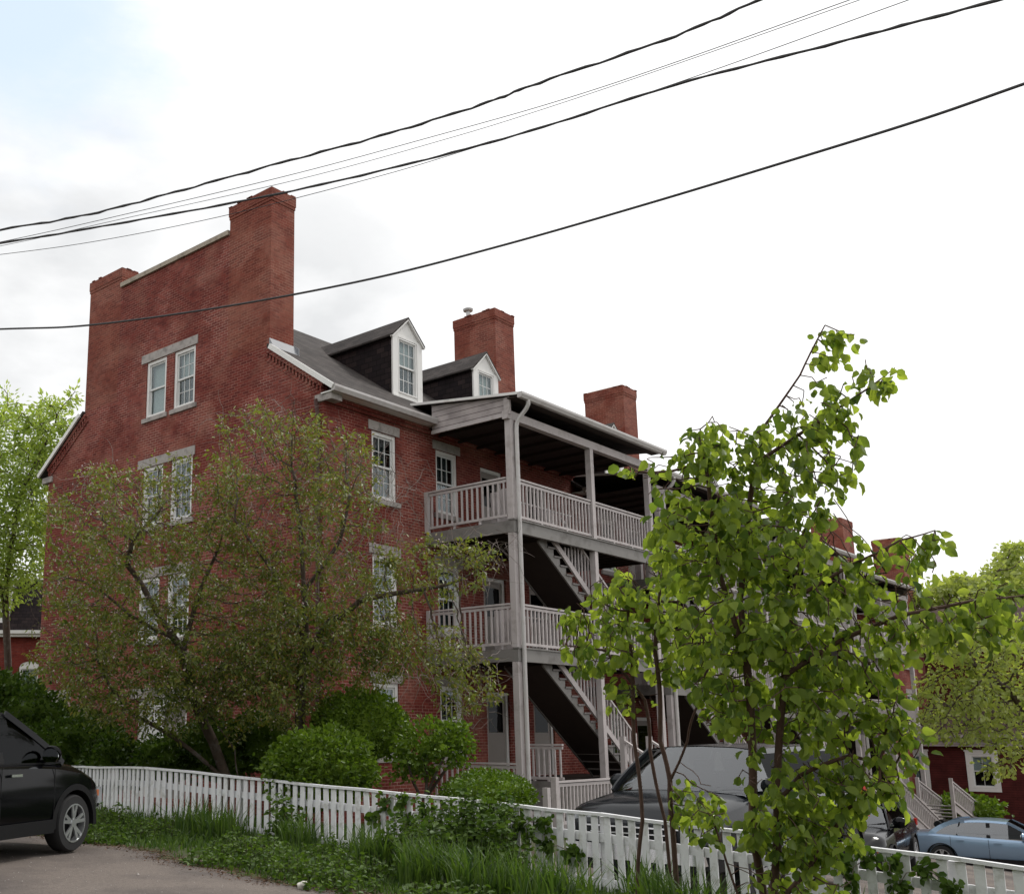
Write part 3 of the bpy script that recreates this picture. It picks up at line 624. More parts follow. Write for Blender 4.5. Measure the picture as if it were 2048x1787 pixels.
    if ports: porch(h, ports[0], ports[1], ports[2], dz, first, last)
    if last:
        MB().prism([(x1 - .3, 0, zb), (x1 - .3, 0, ze - .05), (x1 - .3, YR, roofz(YR, dz) - .12), (x1 - .3, WB, ze - .05), (x1 - .3, WB, zb)], (.3, 0, 0)).build('end_wall', M['brick'], h)
    else:
        MB().prism([(x1 - .3, .31, zb), (x1 - .3, .31, ze - .05), (x1 - .3, YR, roofz(YR, dz) - .12), (x1 - .3, WB - .31, ze - .05), (x1 - .3, WB - .31, zb)], (.28, 0, 0)).build('party_wall', M['brick'], h)
    return h

def openings(xs, dz, doors):
    o = []
    for x in xs:
        for z in (7.02, 4.10, 1.18): o.append((x, z + dz, .88, 1.62))
    for x in doors:
        for z in (6.44, 3.54, .61): o.append((x, z + dz, 1.0, 2.1))
    return o
houseA = house(0, 10.4, 0, 'brick row house with tall end gable, two dormers and the nearest stacked porches', True, False, (3.56, 10.35, (3.56 + .08, 7.2, 10.27)), openings((1.62, 4.02), 0, (5.9, 8.0)), (9.38, 10.38), (3.57, 7.07), True)
# lower entry landing with its railing, and the ramp rail in front of the near porch
lz = -.04
m = MB(); m.box(3.5, PY, lz - .12, 5.42, -.02, lz); m.build('landing', M['tread'], houseA)
railing(houseA, (3.59, -.1, lz), (3.59, PY + .1, lz), 1.08, 'landing_railing')
railing(houseA, (5.5, -1.2, .55), (5.5, PY + .12, .55), .88, 'landing_railing')
for xa, zt in ((3.28, .80), (2.95, .60), (6.8, .80)): MB().box(xa, -3.55, -.8, xa + .12, -3.43, zt).build('ramp_post', M['greywood'], houseA)
railing(houseA, (3.40, -3.5, -.25), (6.8, -3.5, -.25), .95, 'ramp_railing', .14)
m = MB(); m.box(3.3, -3.56, -.45, 9.4, PY - .09, -.30); m.build('ramp_floor', M['tread'], houseA)
for px in (7.05, 8.35):
    m = MB()
    m.box(px, -3.1, -.6, px + .12, -2.98, 1.62); m.bar((px + .06, -3.1, 1.50), (px + .06, -4.7, .55), .09, .05); m.bar((px + .06, -3.1, .75), (px + .06, -4.7, -.3), .05, .12); m.box(px, -4.82, -1.0, px + .12, -4.7, .72)
    for i in range(9): y = -3.2 - i * .165; zt = 1.46 + (y + 3.1) * .594; m.box(px + .04, y - .018, zt - .85, px + .076, y + .018, zt)
    m.build('step_handrail', M['greywood'], houseA)
m = MB()
for i in range(5): m.box(7.18, -3.2 - .3 * i, -.9, 8.34, -2.91 - .3 * i, .42 - .2 * i)
m.build('entry_steps', M['tread'], houseA)
houseB = house(10.42, 18.3, -.55, 'brick row house second from the near gable end, behind the leafy young trees', False, False, (10.75, 17.9, (10.83, 14.3, 17.8)), openings((12.0,), -.55, (13.6, 16.0)), (17.3, 18.25), (14.3,))
houseC = house(18.32, 26.2, -1.08, 'third brick row house down the slope with grey porch decks', False, False, (18.1, 25.6, (18.2, 21.8, 25.5)), openings((19.6,), -1.08, (21.6, 23.8)), None, (22.0,))
houseD = house(26.22, 34.1, -1.60, 'fourth brick row house whose porch ends in outside stairs', False, True, (25.9, 33.2, (26.0, 29.6, 33.1)), openings((27.4,), -1.6, (29.2, 31.6)), None, (28.6,))
# farther row beyond, lower, with two end chimneys
hE = house(34.6, 51, -2.15, 'farthest brick row house with two chimneys above the treetops', False, True, None, openings((37, 41, 45), -2.15, ()), (39.6, 41.1), ())
chimney(hE, 49.4, 50.8, 1.78, 3.35, 8, 12.75)
# exterior stairs at the far end of the porches
def ext_stair(x0, z0, x1, z1, y, label):
    t = thing('outside_stairs', (x1, y, H(x1, y)), label, 'stairs', 'grey wooden stairs down to the parking lot')
    m = MB(); n = 9
    for yy in (y - .55, y + .55): m.bar((x0, yy, z0 - .95), (x1, yy, z1 - .95), .05, .26)
    m.build('stringer', M['greywood'], t); s = MB()
    for i in range(n): k = (i + .5) / n; x = x0 + (x1 - x0) * k; s.box(x - .17, y - .52, z0 + (z1 - z0) * k - .92, x + .17, y + .52, z0 + (z1 - z0) * k - .88)
    s.build('tread', M['tread'], t)
    for yy in (y - .6, y + .6):
        r = MB(); r.bar((x0, yy, z0), (x1, yy, z1), .09, .05); r.bar((x0, yy, z0 - .12), (x1, yy, z1 - .12), .04, .09); r.bar((x0, yy, z0 - .75), (x1, yy, z1 - .75), .05, .06)
        for i in range(24): k = (i + .5) / 24; x = x0 + (x1 - x0) * k; z = z0 + (z1 - z0) * k; r.box(x - .02, yy - .02, z - .76, x + .02, yy + .02, z - .03)
        r.box(x0 - .06, yy - .06, H(x0, yy) - .1, x0 + .06, yy + .06, z0 + .1); r.box(x1 - .06, yy - .06, H(x1, yy) - .1, x1 + .06, yy + .06, z1 + .1)
        r.build('handrail', M['greywood'], t)
ext_stair(24.2, .30, 29.3, -1.55, -3.3, 'grey wooden stairs with railings descending behind the dark parked car')
ext_stair(31.3, -.15, 37.0, -1.75, -3.3, 'grey wooden stairs with railings descending behind the blue sedan')

# ------------------------------------------------------------------ fence
def fence_run(f, pts, tops, x_first=True):
    """pts: ground track points; tops: height of the cap rail"""
    rails = MB(); 
    for i in range(len(pts) - 1):
        a = Vector((pts[i][0], pts[i][1], tops[i])); b = Vector((pts[i + 1][0], pts[i + 1][1], tops[i + 1]))
        d = (b - a); hd = Vector((d.x, d.y, 0)).normalized(); nrm = Vector((-hd.y, hd.x, 0))
        if nrm.x < 0: nrm = -nrm
        cap = MB(); segs = max(2, int(d.length / .6)); pr = None
        for k in range(segs):
            p = a.lerp(b, k / segs); q = a.lerp(b, (k + 1) / segs)
            wob = lambda t: Vector((0, 0, .006 * math.sin(t * 7 + i) + .004 * math.sin(t * 19)))
            cap.bar(p + wob(p.y), q + wob(q.y), .075, .036)
        cap.build('cap_rail', M['picket'], f)
        for off, hh in ((.27, .10), (.78, .09)):
            r = MB(); r.bar(a + nrm * .035 - Vector((0, 0, off)), b + nrm * .035 - Vector((0, 0, off)), .035, hh); r.build('rail', M['picket'], f)
        n = int(d.length / .155); rnd = random.Random(i + 5)
        for k in range(n):
            t = (k + .5) / n; p = a.lerp(b, t); w_ = .088 + rnd.uniform(-.004, .004); lean = hd * rnd.gauss(0, .010) * (3 if rnd.random() < .08 else 1)
            bot = min(-.86 + rnd.uniform(-.03, .02), H(p.x, p.y) - p.z + .03)
            bot = max(bot, -1.1)
            m = MB(); o = -nrm * (.002 + rnd.uniform(0, .004))
            m.bar(p + o + lean + Vector((0, 0, bot)), p + o + Vector((0, 0, -.022)), .020, w_, up=hd)
            m.build('picket', M['picket'], f)
        m = 0
        t = 0.0
        while t <= d.length:
            p = a + d * (t / d.length); mm = MB(); mm.box(p.x + .055, p.y - .045, H(p.x, p.y) - .2, p.x + .145, p.y + .045, p.z - .03); mm.build('fence_post', M['picket'], f); t += 2.4
fence = thing('picket_fence', (-4.65, -6, H(-4.65, -6)), 'white painted picket fence along the grass verge, overgrown with weeds and vines', 'fence')
fence_run(fence, [(-4.25, 3.4), (-4.74, -.31)], [1.04, 1.11])
fence_run(fence, [(-4.74, -.31), (-4.68, -3.45), (-4.51, -9.03), (-4.46, -12.72), (-4.44, -15.2)], [1.11, .99, .76, .54, .385])

# ------------------------------------------------------------------ vegetation tools
LEAF_SHAPES = {
 'oval': (np.array([(0, 0, 0), (.32, .33, .06), (.70, .28, .04), (1, 0, -.08), (.70, -.28, .04), (.32, -.33, .06)]), [(0, 1, 2, 3), (0, 3, 4, 5)]),
 'broad': (np.array([(0, 0, 0), (.12, .22, .05), (.42, .37, .07), (.78, .25, .02), (1, 0, -.16), (.78, -.25, .02), (.42, -.37, .07), (.12, -.22, .05), (.46, 0, .0)]), [(0, 8, 2, 1), (8, 4, 3, 2), (0, 7, 6, 8), (8, 6, 5, 4)]),
 'lance': (np.array([(0, 0, 0), (.45, .20, .03), (1, 0, -.05), (.45, -.20, .03)]), [(0, 1, 2), (0, 2, 3)]),
 'round': (np.array([(0, 0, 0), (.30, .36, .05), (.75, .30, .04), (1.0, 0, -.05), (.75, -.30, .04), (.30, -.36, .05)]), [(0, 1, 2, 3), (0, 3, 4, 5)]),
 'petal': (np.array([(0, 0, 0), (.5, .5, .12), (1, 0, 0), (.5, -.5, .12)]), [(0, 1, 2), (0, 2, 3)]),
}
def norm(a): return a / np.maximum(np.linalg.norm(a, axis=-1, keepdims=True), 1e-9)
def leaves(name, pos, dirs, size, m, parent, shape='oval', flat=.5, origin=None, roll=1.0, kind=None):
    """one mesh of many leaves; pos (n,3) world, dirs (n,3) along the leaf"""
    n = len(pos); V, F = LEAF_SHAPES[shape]; d = norm(dirs)
    up = norm(np.c_[rng.normal(0, 1, (n, 2)) * roll, np.abs(rng.normal(0, 1, n)) * (.2 + flat * 2)])
    s = norm(np.cross(up, d)); u = np.cross(d, s)
    sz = (size * (.55 + .85 * rng.beta(1.6, 2.2, n)) * 1.1)[:, None, None]
    co = pos[:, None, :] + sz * (V[None, :, 0:1] * d[:, None] + V[None, :, 1:2] * s[:, None] + V[None, :, 2:3] * u[:, None] * 1.6)
    off = np.array(root_of(parent).location if parent is not None else (0, 0, 0)); co = co - off
    k = len(V); fl = len(F[0]); faces = (np.arange(n)[:, None, None] * k + np.array(F)[None]).reshape(-1)
    me = bpy.data.meshes.new(name); me.vertices.add(n * k); me.vertices.foreach_set('co', co.astype('f').ravel())
    nf = n * len(F); me.loops.add(nf * fl); me.loops.foreach_set('vertex_index', faces.astype('i')); me.polygons.add(nf)
    me.polygons.foreach_set('loop_start', np.arange(0, nf * fl, fl, dtype='i')); me.update(calc_edges=True)
    at_ = me.attributes.new('tint', 'FLOAT', 'POINT')
    tv = np.clip(rng.beta(1.4, 1.4, n), 0, 1); at_.data.foreach_set('value', np.repeat(tv, k).astype('f'))
    me.materials.append(m); me.shade_smooth()
    o = bpy.data.objects.new(name, me); COL.objects.link(o)
    if parent is not None: o.parent = parent
    if kind: o['kind'] = kind
    return o
def ell(c, r, n, shell=0.0):
    """random points in an ellipsoid; shell in 0..1 hollows the middle"""
    d = norm(rng.normal(0, 1, (n, 3))); q = (shell ** 3 + (1 - shell ** 3) * rng.random(n)) ** (1 / 3)
    return np.array(c) + d * q[:, None] * np.array(r)
def grow(starts, att, step=.16, infl=1.2, kill=.28, iters=90, bias=(0, 0, .12), wob=.15):
    """space colonisation: starts = list of polylines (list of 3-vectors); returns nodes, parent indices"""
    nodes = []; par = []; 
    for pl, link in starts:
        pl = [np.array(p, float) for p in pl]; prev = link
        if nodes:
            dd_ = np.linalg.norm(np.array(nodes) - pl[0], axis=1)
            if dd_.min() < .45: prev = int(dd_.argmin())
        for i in range(len(pl)):
            if i == 0 and prev is not None: continue
            if i == 0: nodes.append(pl[0]); par.append(prev if prev is not None else -1); prev = len(nodes) - 1; continue
            a, b = nodes[prev], pl[i]; k = max(1, int(np.linalg.norm(b - a) / step)); off = rng.normal(0, step * .12, 3)
            for j in range(1, k + 1):
                nodes.append(a + (b - a) * j / k + off * math.sin(math.pi * j / k)); par.append(prev); prev = len(nodes) - 1
    nodes = np.array(nodes); par = list(par); att = np.array(att)
    near = np.full(len(att), 1e9); ni = np.zeros(len(att), int)
    def upd(s):
        nonlocal near, ni
        d = np.linalg.norm(att[:, None] - nodes[None, s:], axis=2); j = d.argmin(1); dm = d[np.arange(len(att)), j]; b = dm < near
        near = np.where(b, dm, near); ni = np.where(b, j + s, ni)
    upd(0)
    for it in range(iters):
        if not len(att): break
        act = near < infl
        if not act.any():
            act = near <= near.min() + .4
        dirs = norm(att[act] - nodes[ni[act]]); acc = np.zeros((len(nodes), 3)); np.add.at(acc, ni[act], dirs)
        g = np.unique(ni[act]); v = norm(acc[g]) + np.array(bias) + rng.normal(0, wob, (len(g), 3)); v = norm(v)
        new = nodes[g] + v * step; s = len(nodes)
        nodes = np.concatenate([nodes, new]); par += list(g); upd(s)
        keep = near > kill; att = att[keep]; near = near[keep]; ni = ni[keep]
        if s > 9000: break
    return nodes, np.array(par)
def skeleton(name, nodes, par, r_root, r_tip, m, parent, n=5, ex=2.2, minr=0):
    N_ = len(nodes); w_ = np.zeros(N_); ch = np.bincount(par[par >= 0], minlength=N_)
    w_[ch == 0] = 1.0
    for i in range(N_ - 1, -1, -1):
        if par[i] >= 0: w_[par[i]] += w_[i]
    k = math.log(r_root / r_tip) / math.log(max(w_.max(), 2)); r = r_tip * w_ ** k
    d = np.zeros((N_, 3)); hp = par >= 0; d[hp] = norm(nodes[hp] - nodes[par[hp]]); 
    first = np.where(~hp)[0]
    for f_ in first:
        c = np.where(par == f_)[0]; d[f_] = norm(nodes[c[0]] - nodes[f_]) if len(c) else (0, 0, 1)
    ref = np.array((.93, .31, .17)); a = norm(np.cross(d, ref)); b = np.cross(d, a)
    th = np.arange(n) * 2 * math.pi / n
    ring = nodes[:, None] + r[:, None, None] * (a[:, None] * np.cos(th)[None, :, None] + b[:, None] * np.sin(th)[None, :, None])
    kids = np.where(hp)[0]; ps = par[kids]
    # own base ring for thin side branches so they do not start as wide as the trunk
    br = nodes[ps][:, None] + np.minimum(r[ps], r[kids] * 1.25)[:, None, None] * (a[kids][:, None] * np.cos(th)[None, :, None] + b[kids][:, None] * np.sin(th)[None, :, None])
    off = np.array(root_of(parent).location)
    co = np.concatenate([ring.reshape(-1, 3), br.reshape(-1, 3)]) - off
    A = kids[:, None] * n + np.arange(n); A2 = kids[:, None] * n + (np.arange(n) + 1) % n
    Bs = N_ * n + np.arange(len(kids))[:, None] * n; B = Bs + np.arange(n); B2 = Bs + (np.arange(n) + 1) % n
    fs = np.stack([B, B2, A2, A], -1).reshape(-1)
    me = bpy.data.meshes.new(name); me.vertices.add(len(co)); me.vertices.foreach_set('co', co.astype('f').ravel())
    nf = len(fs) // 4; me.loops.add(len(fs)); me.loops.foreach_set('vertex_index', fs.astype('i')); me.polygons.add(nf)
    me.polygons.foreach_set('loop_start', np.arange(0, nf * 4, 4, dtype='i')); me.update(calc_edges=True); me.shade_smooth(); me.materials.append(m)
    o = bpy.data.objects.new(name, me); COL.objects.link(o); o.parent = parent
    return w_, d, r
def leaf_sites(nodes, par, w_, d, maxw, per, spread, droop=.3):
    idx = np.where((w_ <= maxw) & (par >= 0))[0]; idx = np.repeat(idx, per); n = len(idx)
    t = rng.random(n)[:, None]; p = nodes[idx] * t + nodes[par[idx]] * (1 - t)
    side = norm(rng.normal(0, 1, (n, 3))); dr = norm(d[idx] * .5 + side + np.array((0, 0, -droop)))
    return p + dr * spread * rng.random(n)[:, None], dr
def px_blobs(bl, den=1.0):
    """crown masses surveyed from the photo: (x, y, distance, rx px, ry px, depth radius m, n)"""
    out = []
    for x, y, D, rx, ry, dm, n in bl:
        n = int(n * den); c = P(x, y, D); ax = RT * (rx * D / CF); u = Vector((0, 0, 1)) * (ry * D / CF); f = Vector((FW.x, FW.y, 0)).normalized() * dm
        q = norm(rng.normal(0, 1, (n, 3))) * (rng.random(n) ** (1 / 2.4))[:, None]
        out.append(np.array(c) + q[:, 0:1] * np.array(ax) + q[:, 1:2] * np.array(u) + q[:, 2:3] * np.array(f))
    return np.concatenate(out)
def site_clear(p):
    bad = ((p[:, 0] > -.35) & (p[:, 1] > -.35) & (p[:, 1] < 12)) | ((p[:, 0] > 3.0) & (p[:, 1] > -3.3) & (p[:, 1] < 12))
    bad |= p[:, 2] < HH(p[:, 0], p[:, 1]) + .15
    return p[~bad]

# ------------------------------------------------------------------ flowering trees in front of the gable
def tree(name, label, cat, base, trunks, blobs, r_root, r_tip, leafspec, group=None, step=.16, infl=1.2, kill=.28, bark='bark', clear=False, maxw=3, bias=(0, 0, .1), wob=.18, trunk_n=6, den=1.0, clump=None):
    t = thing(name, base, label, cat, group)
    att = px_blobs(blobs, den)
    if clear: att = site_clear(att)
    st = []
    b_ = Vector(base)
    for i, pl in enumerate(trunks):
        if pl[0].z < H(pl[0].x, pl[0].y) + .9 and (Vector((pl[0].x, pl[0].y, 0)) - Vector((b_.x, b_.y, 0))).length < 2.5: pl = [Vector((b_.x, b_.y, b_.z - .25))] + pl
        st.append((pl, None))
    nodes, par = grow(st, att, step, infl, kill, bias=bias, wob=wob)
    if clear:
        ok = np.ones(len(nodes), bool)
    w_, d, r = skeleton('trunk', nodes, par, r_root, r_tip, M[bark], t, n=trunk_n)
    for (m, shape, size, per, spread, droop, flat, mw) in leafspec:
        pos, dr = leaf_sites(nodes, par, w_, d, mw, max(1, int(per)), spread, droop)
        if per < 1: k = rng.random(len(pos)) < per; pos, dr = pos[k], dr[k]
        if clump is not None:
            fr, th = clump[:2]; grad = clump[2] if len(clump) > 2 else 0; nz = np.array([noise.noise(Vector(q) * fr) + .45 * noise.noise(Vector(q) * fr * 2.7) for q in pos]); kk = nz + rng.normal(0, .10, len(nz)) > th + grad * (pos[:, 2] - 4.2); pos, dr = pos[kk], dr[kk]
        nm = {'petal': 'blossom'}.get(shape, 'crown')
        leaves(nm, pos, dr, size, L[m], t, shape, flat)
    return t, nodes
def px_line(pts): return [P(x, y, D) for x, y, D in pts]
b0 = PG(440, 19.6)
tree('flowering_tree', 'spreading crabapple tree with dark trunk and pale blossoms before the left of the brick gable', 'tree', b0,
     [px_line([(455, 1560, 19.6), (425, 1480, 19.6), (385, 1390, 19.6), (365, 1300, 19.5)]),
      px_line([(450, 1560, 19.6), (350, 1475, 19.3), (250, 1420, 19.0), (205, 1350, 18.8), (190, 1300, 18.8)]),
      px_line([(365, 1300, 19.5), (300, 1200, 19.3), (255, 1130, 19.2), (265, 1080, 19.0), (320, 1020, 19)]),
      px_line([(365, 1300, 19.5), (400, 1180, 19.7), (440, 1090, 19.6)]), px_line([(352, 1270, 19.5), (260, 1230, 19.2), (200, 1180, 19)])],
     [(270, 1060, 19.2, 190, 150, 1.4, 420), (200, 1220, 19.0, 150, 130, 1.3, 300), (400, 1130, 19.3, 150, 170, 1.3, 380), (420, 1300, 19.2, 160, 130, 1.3, 330), (300, 1370, 18.8, 200, 90, 1.1, 260), (150, 1330, 18.8, 90, 60, .8, 70),
      (170, 1010, 19.2, 90, 70, .9, 90), (350, 960, 19.3, 110, 60, .8, 60), (520, 1210, 19.2, 90, 150, 1.1, 160)],
     .115, .003, [('cherry', 'lance', .092, 9, .13, .5, .5, 4), ('bronze', 'lance', .07, 2, .13, .5, .5, 3), ('blossom', 'petal', .034, 2, .15, .2, .3, 3)],
     'flowering trees in front of the gable', step=.13, infl=.9, kill=.17, clear=True, den=3.4, clump=(1.5, -.17, .085))
tree('flowering_tree', 'wide crabapple tree with bare drooping twigs reaching past the brick corner to the porch', 'tree', PG(590, 19.4),
     [px_line([(590, 1560, 19.2), (600, 1450, 19.2), (605, 1330, 19.2), (608, 1180, 19.3), (600, 1040, 19.4), (590, 960, 19.4)]),
      px_line([(605, 1330, 19.2), (660, 1240, 19), (720, 1200, 18.8), (830, 1180, 18.6), (920, 1160, 18.5), (985, 1120, 18.4)]),
      px_line([(605, 1290, 19.2), (560, 1180, 19), (530, 1120, 18.9), (470, 1040, 18.9)]), px_line([(480, 1570, 19.2), (470, 1500, 19.2), (400, 1400, 19.2), (385, 1360, 19)]),
      px_line([(608, 1180, 19.3), (680, 1080, 19), (700, 980, 18.9)])],
     [(560, 900, 19.3, 150, 110, 1.2, 300), (640, 1010, 19.2, 150, 150, 1.3, 360), (480, 1010, 19.2, 80, 110, 1.1, 140), (640, 1220, 19, 160, 130, 1.3, 330), (560, 1350, 19, 130, 110, 1.2, 240), (740, 1290, 18.8, 130, 90, 1.1, 200),
      (700, 900, 19.1, 60, 60, .7, 60), (830, 1150, 18.6, 130, 90, .9, 140), (930, 1130, 18.4, 90, 60, .6, 90), (860, 1300, 18.5, 120, 60, .8, 130), (930, 1370, 18.4, 80, 70, .6, 80)],
     .105, .003, [('cherry', 'lance', .092, 8, .13, .5, .5, 4), ('bronze', 'lance', .07, 3, .13, .6, .5, 3), ('blossom', 'petal', .032, 1, .15, .2, .3, 2)],
     'flowering trees in front of the gable', step=.13, infl=.9, kill=.17, clear=True, den=3.4, clump=(1.5, -.17, .085))
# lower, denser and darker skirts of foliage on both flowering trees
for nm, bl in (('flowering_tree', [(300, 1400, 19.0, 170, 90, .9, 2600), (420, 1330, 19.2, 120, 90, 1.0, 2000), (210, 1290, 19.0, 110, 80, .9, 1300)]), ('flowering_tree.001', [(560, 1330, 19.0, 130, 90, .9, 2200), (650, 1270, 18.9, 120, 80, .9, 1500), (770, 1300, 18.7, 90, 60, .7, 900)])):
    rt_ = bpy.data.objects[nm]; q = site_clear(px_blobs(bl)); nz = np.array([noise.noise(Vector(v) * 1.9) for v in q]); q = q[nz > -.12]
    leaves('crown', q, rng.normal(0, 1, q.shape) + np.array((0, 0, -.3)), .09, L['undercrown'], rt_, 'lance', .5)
# leafless wiry twigs on the right-hand tree
def twigs(name, label, blobs, group=None):
    root = [o for o in scn.objects if o.name == 'flowering_tree.001'][0]
    pts = site_clear(px_blobs(blobs)); m = MB()
    for p in pts:
        d = Vector(norm(rng.normal(0, 1, 3) + np.array((.3, -.5, -.1)))); q = Vector(p); l = [q]
        for k in range(7):
            d = (d + Vector(rng.normal(0, .28, 3)) + Vector((0, 0, -.10))).normalized(); q = q + d * .11; l.append(q)
        m.tube(l, [.0055 * (1 - k / 9) for k in range(8)], 3, False)
    m.build('bare_twig', M['twig'], root)['kind'] = 'stuff'
twigs('', '', [(930, 1110, 18.5, 100, 70, .5, 75), (880, 1320, 18.5, 120, 70, .6, 70), (780, 1020, 18.8, 70, 110, .7, 70), (700, 930, 19, 80, 70, .7, 60), (520, 850, 19.2, 110, 50, .8, 60), (940, 1400, 18.4, 50, 70, .4, 25), (600, 1000, 19.0, 170, 150, 1.0, 110), (700, 1120, 18.8, 110, 110, .8, 90), (260, 1000, 19, 150, 90, .9, 80)])

# ------------------------------------------------------------------ young broad-leaved trees in the verge
bigspec = [('big', 'broad', .095, 5, .13, 1.2, .35, 3.0)]
def sapling(label, base, trunks, blobs, r0, **k):
    return tree('young_tree', label, 'tree', base, trunks, blobs, r0, .004, k.pop('spec', bigspec), 'young broad-leaved trees growing at the fence', step=.10, infl=.7, kill=.13, bark='barkred', wob=.16, den=2.3, clump=(2.6, -.16), **k)
sapling('tallest young tree with big drooping leaves and a leggy top, right of the centre', PG(1530, 9.2),
    [px_line([(1530, 1800, 9.2), (1505, 1650, 9.2), (1500, 1400, 9.2), (1480, 1200, 9.3), (1500, 1000, 9.3), (1530, 850, 9.3), (1600, 750, 9.2), (1650, 650, 9.2)]),
     px_line([(1545, 1800, 9.1), (1555, 1600, 9.1), (1565, 1400, 9.1), (1575, 1250, 9.1), (1600, 1100, 9.0)]),
     px_line([(1500, 1330, 9.2), (1440, 1150, 9.3), (1420, 1000, 9.4), (1400, 880, 9.4)]),
     px_line([(1570, 1350, 9.1), (1680, 1280, 9.0), (1800, 1230, 8.9), (1950, 1200, 8.8), (2050, 1190, 8.8)]),
     px_line([(1580, 1200, 9.1), (1700, 1130, 9.0), (1800, 1080, 8.9), (1870, 1060, 8.9)]),
     px_line([(1600, 950, 9.2), (1700, 800, 9.1), (1790, 735, 9.1)]),
     px_line([(1555, 1600, 9.1), (1600, 1550, 9.0), (1700, 1510, 8.9), (1790, 1530, 8.8)])],
    [(1430, 900, 9.4, 75, 75, .45, 130), (1320, 940, 9.4, 60, 50, .35, 110), (1400, 1060, 9.4, 110, 110, .6, 200), (1560, 950, 9.3, 100, 130, .55, 240), (1640, 900, 9.2, 80, 120, .45, 130), (1560, 1100, 9.2, 150, 110, .7, 300),
     (1480, 1240, 9.2, 150, 110, .7, 260), (1640, 1260, 9.1, 150, 120, .7, 280), (1560, 1400, 9.1, 170, 90, .6, 240), (1700, 1400, 9.0, 110, 100, .5, 150), (1790, 1150, 8.9, 90, 80, .4, 120), (1850, 1080, 8.9, 40, 35, .2, 25), (1870, 1240, 8.9, 120, 70, .4, 120), (1980, 1230, 8.8, 90, 70, .4, 80),
     (1570, 830, 9.2, 50, 40, .3, 40), (1650, 800, 9.2, 60, 50, .3, 34), (1665, 675, 9.2, 55, 35, .2, 26), (1700, 700, 9.2, 30, 30, .2, 10), (1740, 770, 9.1, 60, 25, .2, 26), (1630, 730, 9.2, 20, 40, .15, 10),
     (1700, 1560, 8.9, 110, 50, .4, 110), (1600, 1650, 9.0, 120, 70, .5, 130), (1560, 1560, 9.0, 90, 90, .4, 110), (1790, 1500, 8.8, 50, 50, .3, 40), (1430, 1400, 9.3, 60, 80, .4, 60)],
    .046)
sapling('smaller young tree of thin reddish stems and bright leaves, in front of the porch stairs', PG(1300, 10.6),
    [px_line([(1275, 1800, 10.4), (1285, 1640, 10.4), (1268, 1480, 10.5), (1265, 1330, 10.6), (1255, 1200, 10.7)]),
     px_line([(1345, 1800, 10.3), (1330, 1640, 10.4), (1300, 1500, 10.5), (1290, 1400, 10.6), (1210, 1300, 10.8), (1130, 1290, 10.9)]),
     px_line([(1355, 1800, 10.3), (1345, 1650, 10.3), (1340, 1560, 10.3), (1320, 1480, 10.4), (1310, 1300, 10.5), (1320, 1180, 10.5)]),
     px_line([(1345, 1570, 10.3), (1375, 1480, 10.2), (1400, 1400, 10.1), (1420, 1330, 10)])],
    [(1250, 1170, 10.7, 70, 55, .5, 110), (1180, 1220, 10.8, 60, 40, .4, 80), (1250, 1270, 10.6, 100, 60, .6, 170), (1330, 1180, 10.5, 70, 80, .5, 120), (1180, 1310, 10.8, 50, 35, .3, 50), (1350, 1300, 10.4, 70, 80, .5, 120), (1260, 1390, 10.5, 60, 40, .3, 22), (1400, 1260, 10.2, 60, 90, .4, 100),
     (1390, 1600, 10.0, 60, 60, .3, 40), (1330, 1100, 10.6, 50, 30, .3, 30)],
    .034, spec=[('big', 'broad', .10, 4, .11, 1.1, .4, 3.0)])
sapling('low leafy young shoot crossing the pickets beside the tallest stem', PG(1640, 9.0),
    [px_line([(1560, 1800, 8.9), (1640, 1700, 8.8), (1690, 1620, 8.8), (1760, 1560, 8.7)]), px_line([(1480, 1800, 9.0), (1440, 1680, 9.0), (1400, 1600, 9.1)])],
    [(1650, 1680, 8.8, 90, 60, .35, 90), (1730, 1580, 8.7, 70, 40, .3, 60), (1600, 1760, 8.8, 110, 50, .4, 90), (1410, 1640, 9.1, 50, 60, .3, 40), (1780, 1440, 8.8, 60, 60, .3, 40)],
    .025, spec=[('big', 'broad', .09, 3, .09, .9, .4, 2.0)])

# ------------------------------------------------------------------ background trees
def bgtree(label, base, trunks, blobs, leafm, size, per, r0=.11, name='tree', **k):
    return tree(name, label, 'tree', base, trunks, blobs, r0, .012, [(leafm, 'lance' if leafm == 'bright' else 'oval', size, per * 2, .35, .4, .4, 3)], None, step=.34, infl=2.6, kill=.40, bark='bark', wob=.25, den=3, **k)
bgtree('bright spring green tree rising behind the left end of the brick gable', PG(20, 34), [px_line([(20, 1420, 34), (10, 1200, 34), (30, 1050, 34), (60, 950, 34), (110, 850, 34)]), px_line([(10, 1200, 34), (-60, 1000, 34), (-30, 850, 34)])],
    [(20, 900, 34, 90, 110, 1.6, 170), (100, 860, 34, 60, 80, 1.2, 100), (-60, 1000, 34, 120, 130, 2, 150), (50, 1030, 34, 80, 80, 1.5, 120), (15, 790, 34, 25, 30, .5, 14), (150, 785, 34, 18, 22, .4, 12), (40, 1120, 34, 80, 60, 1.3, 90), (0, 1060, 34, 90, 90, 1.5, 130), (-10, 1170, 34, 60, 50, 1.2, 60), (80, 980, 34, 60, 70, 1.2, 90)], 'bright', .17, 17, .12, 'spring_tree')
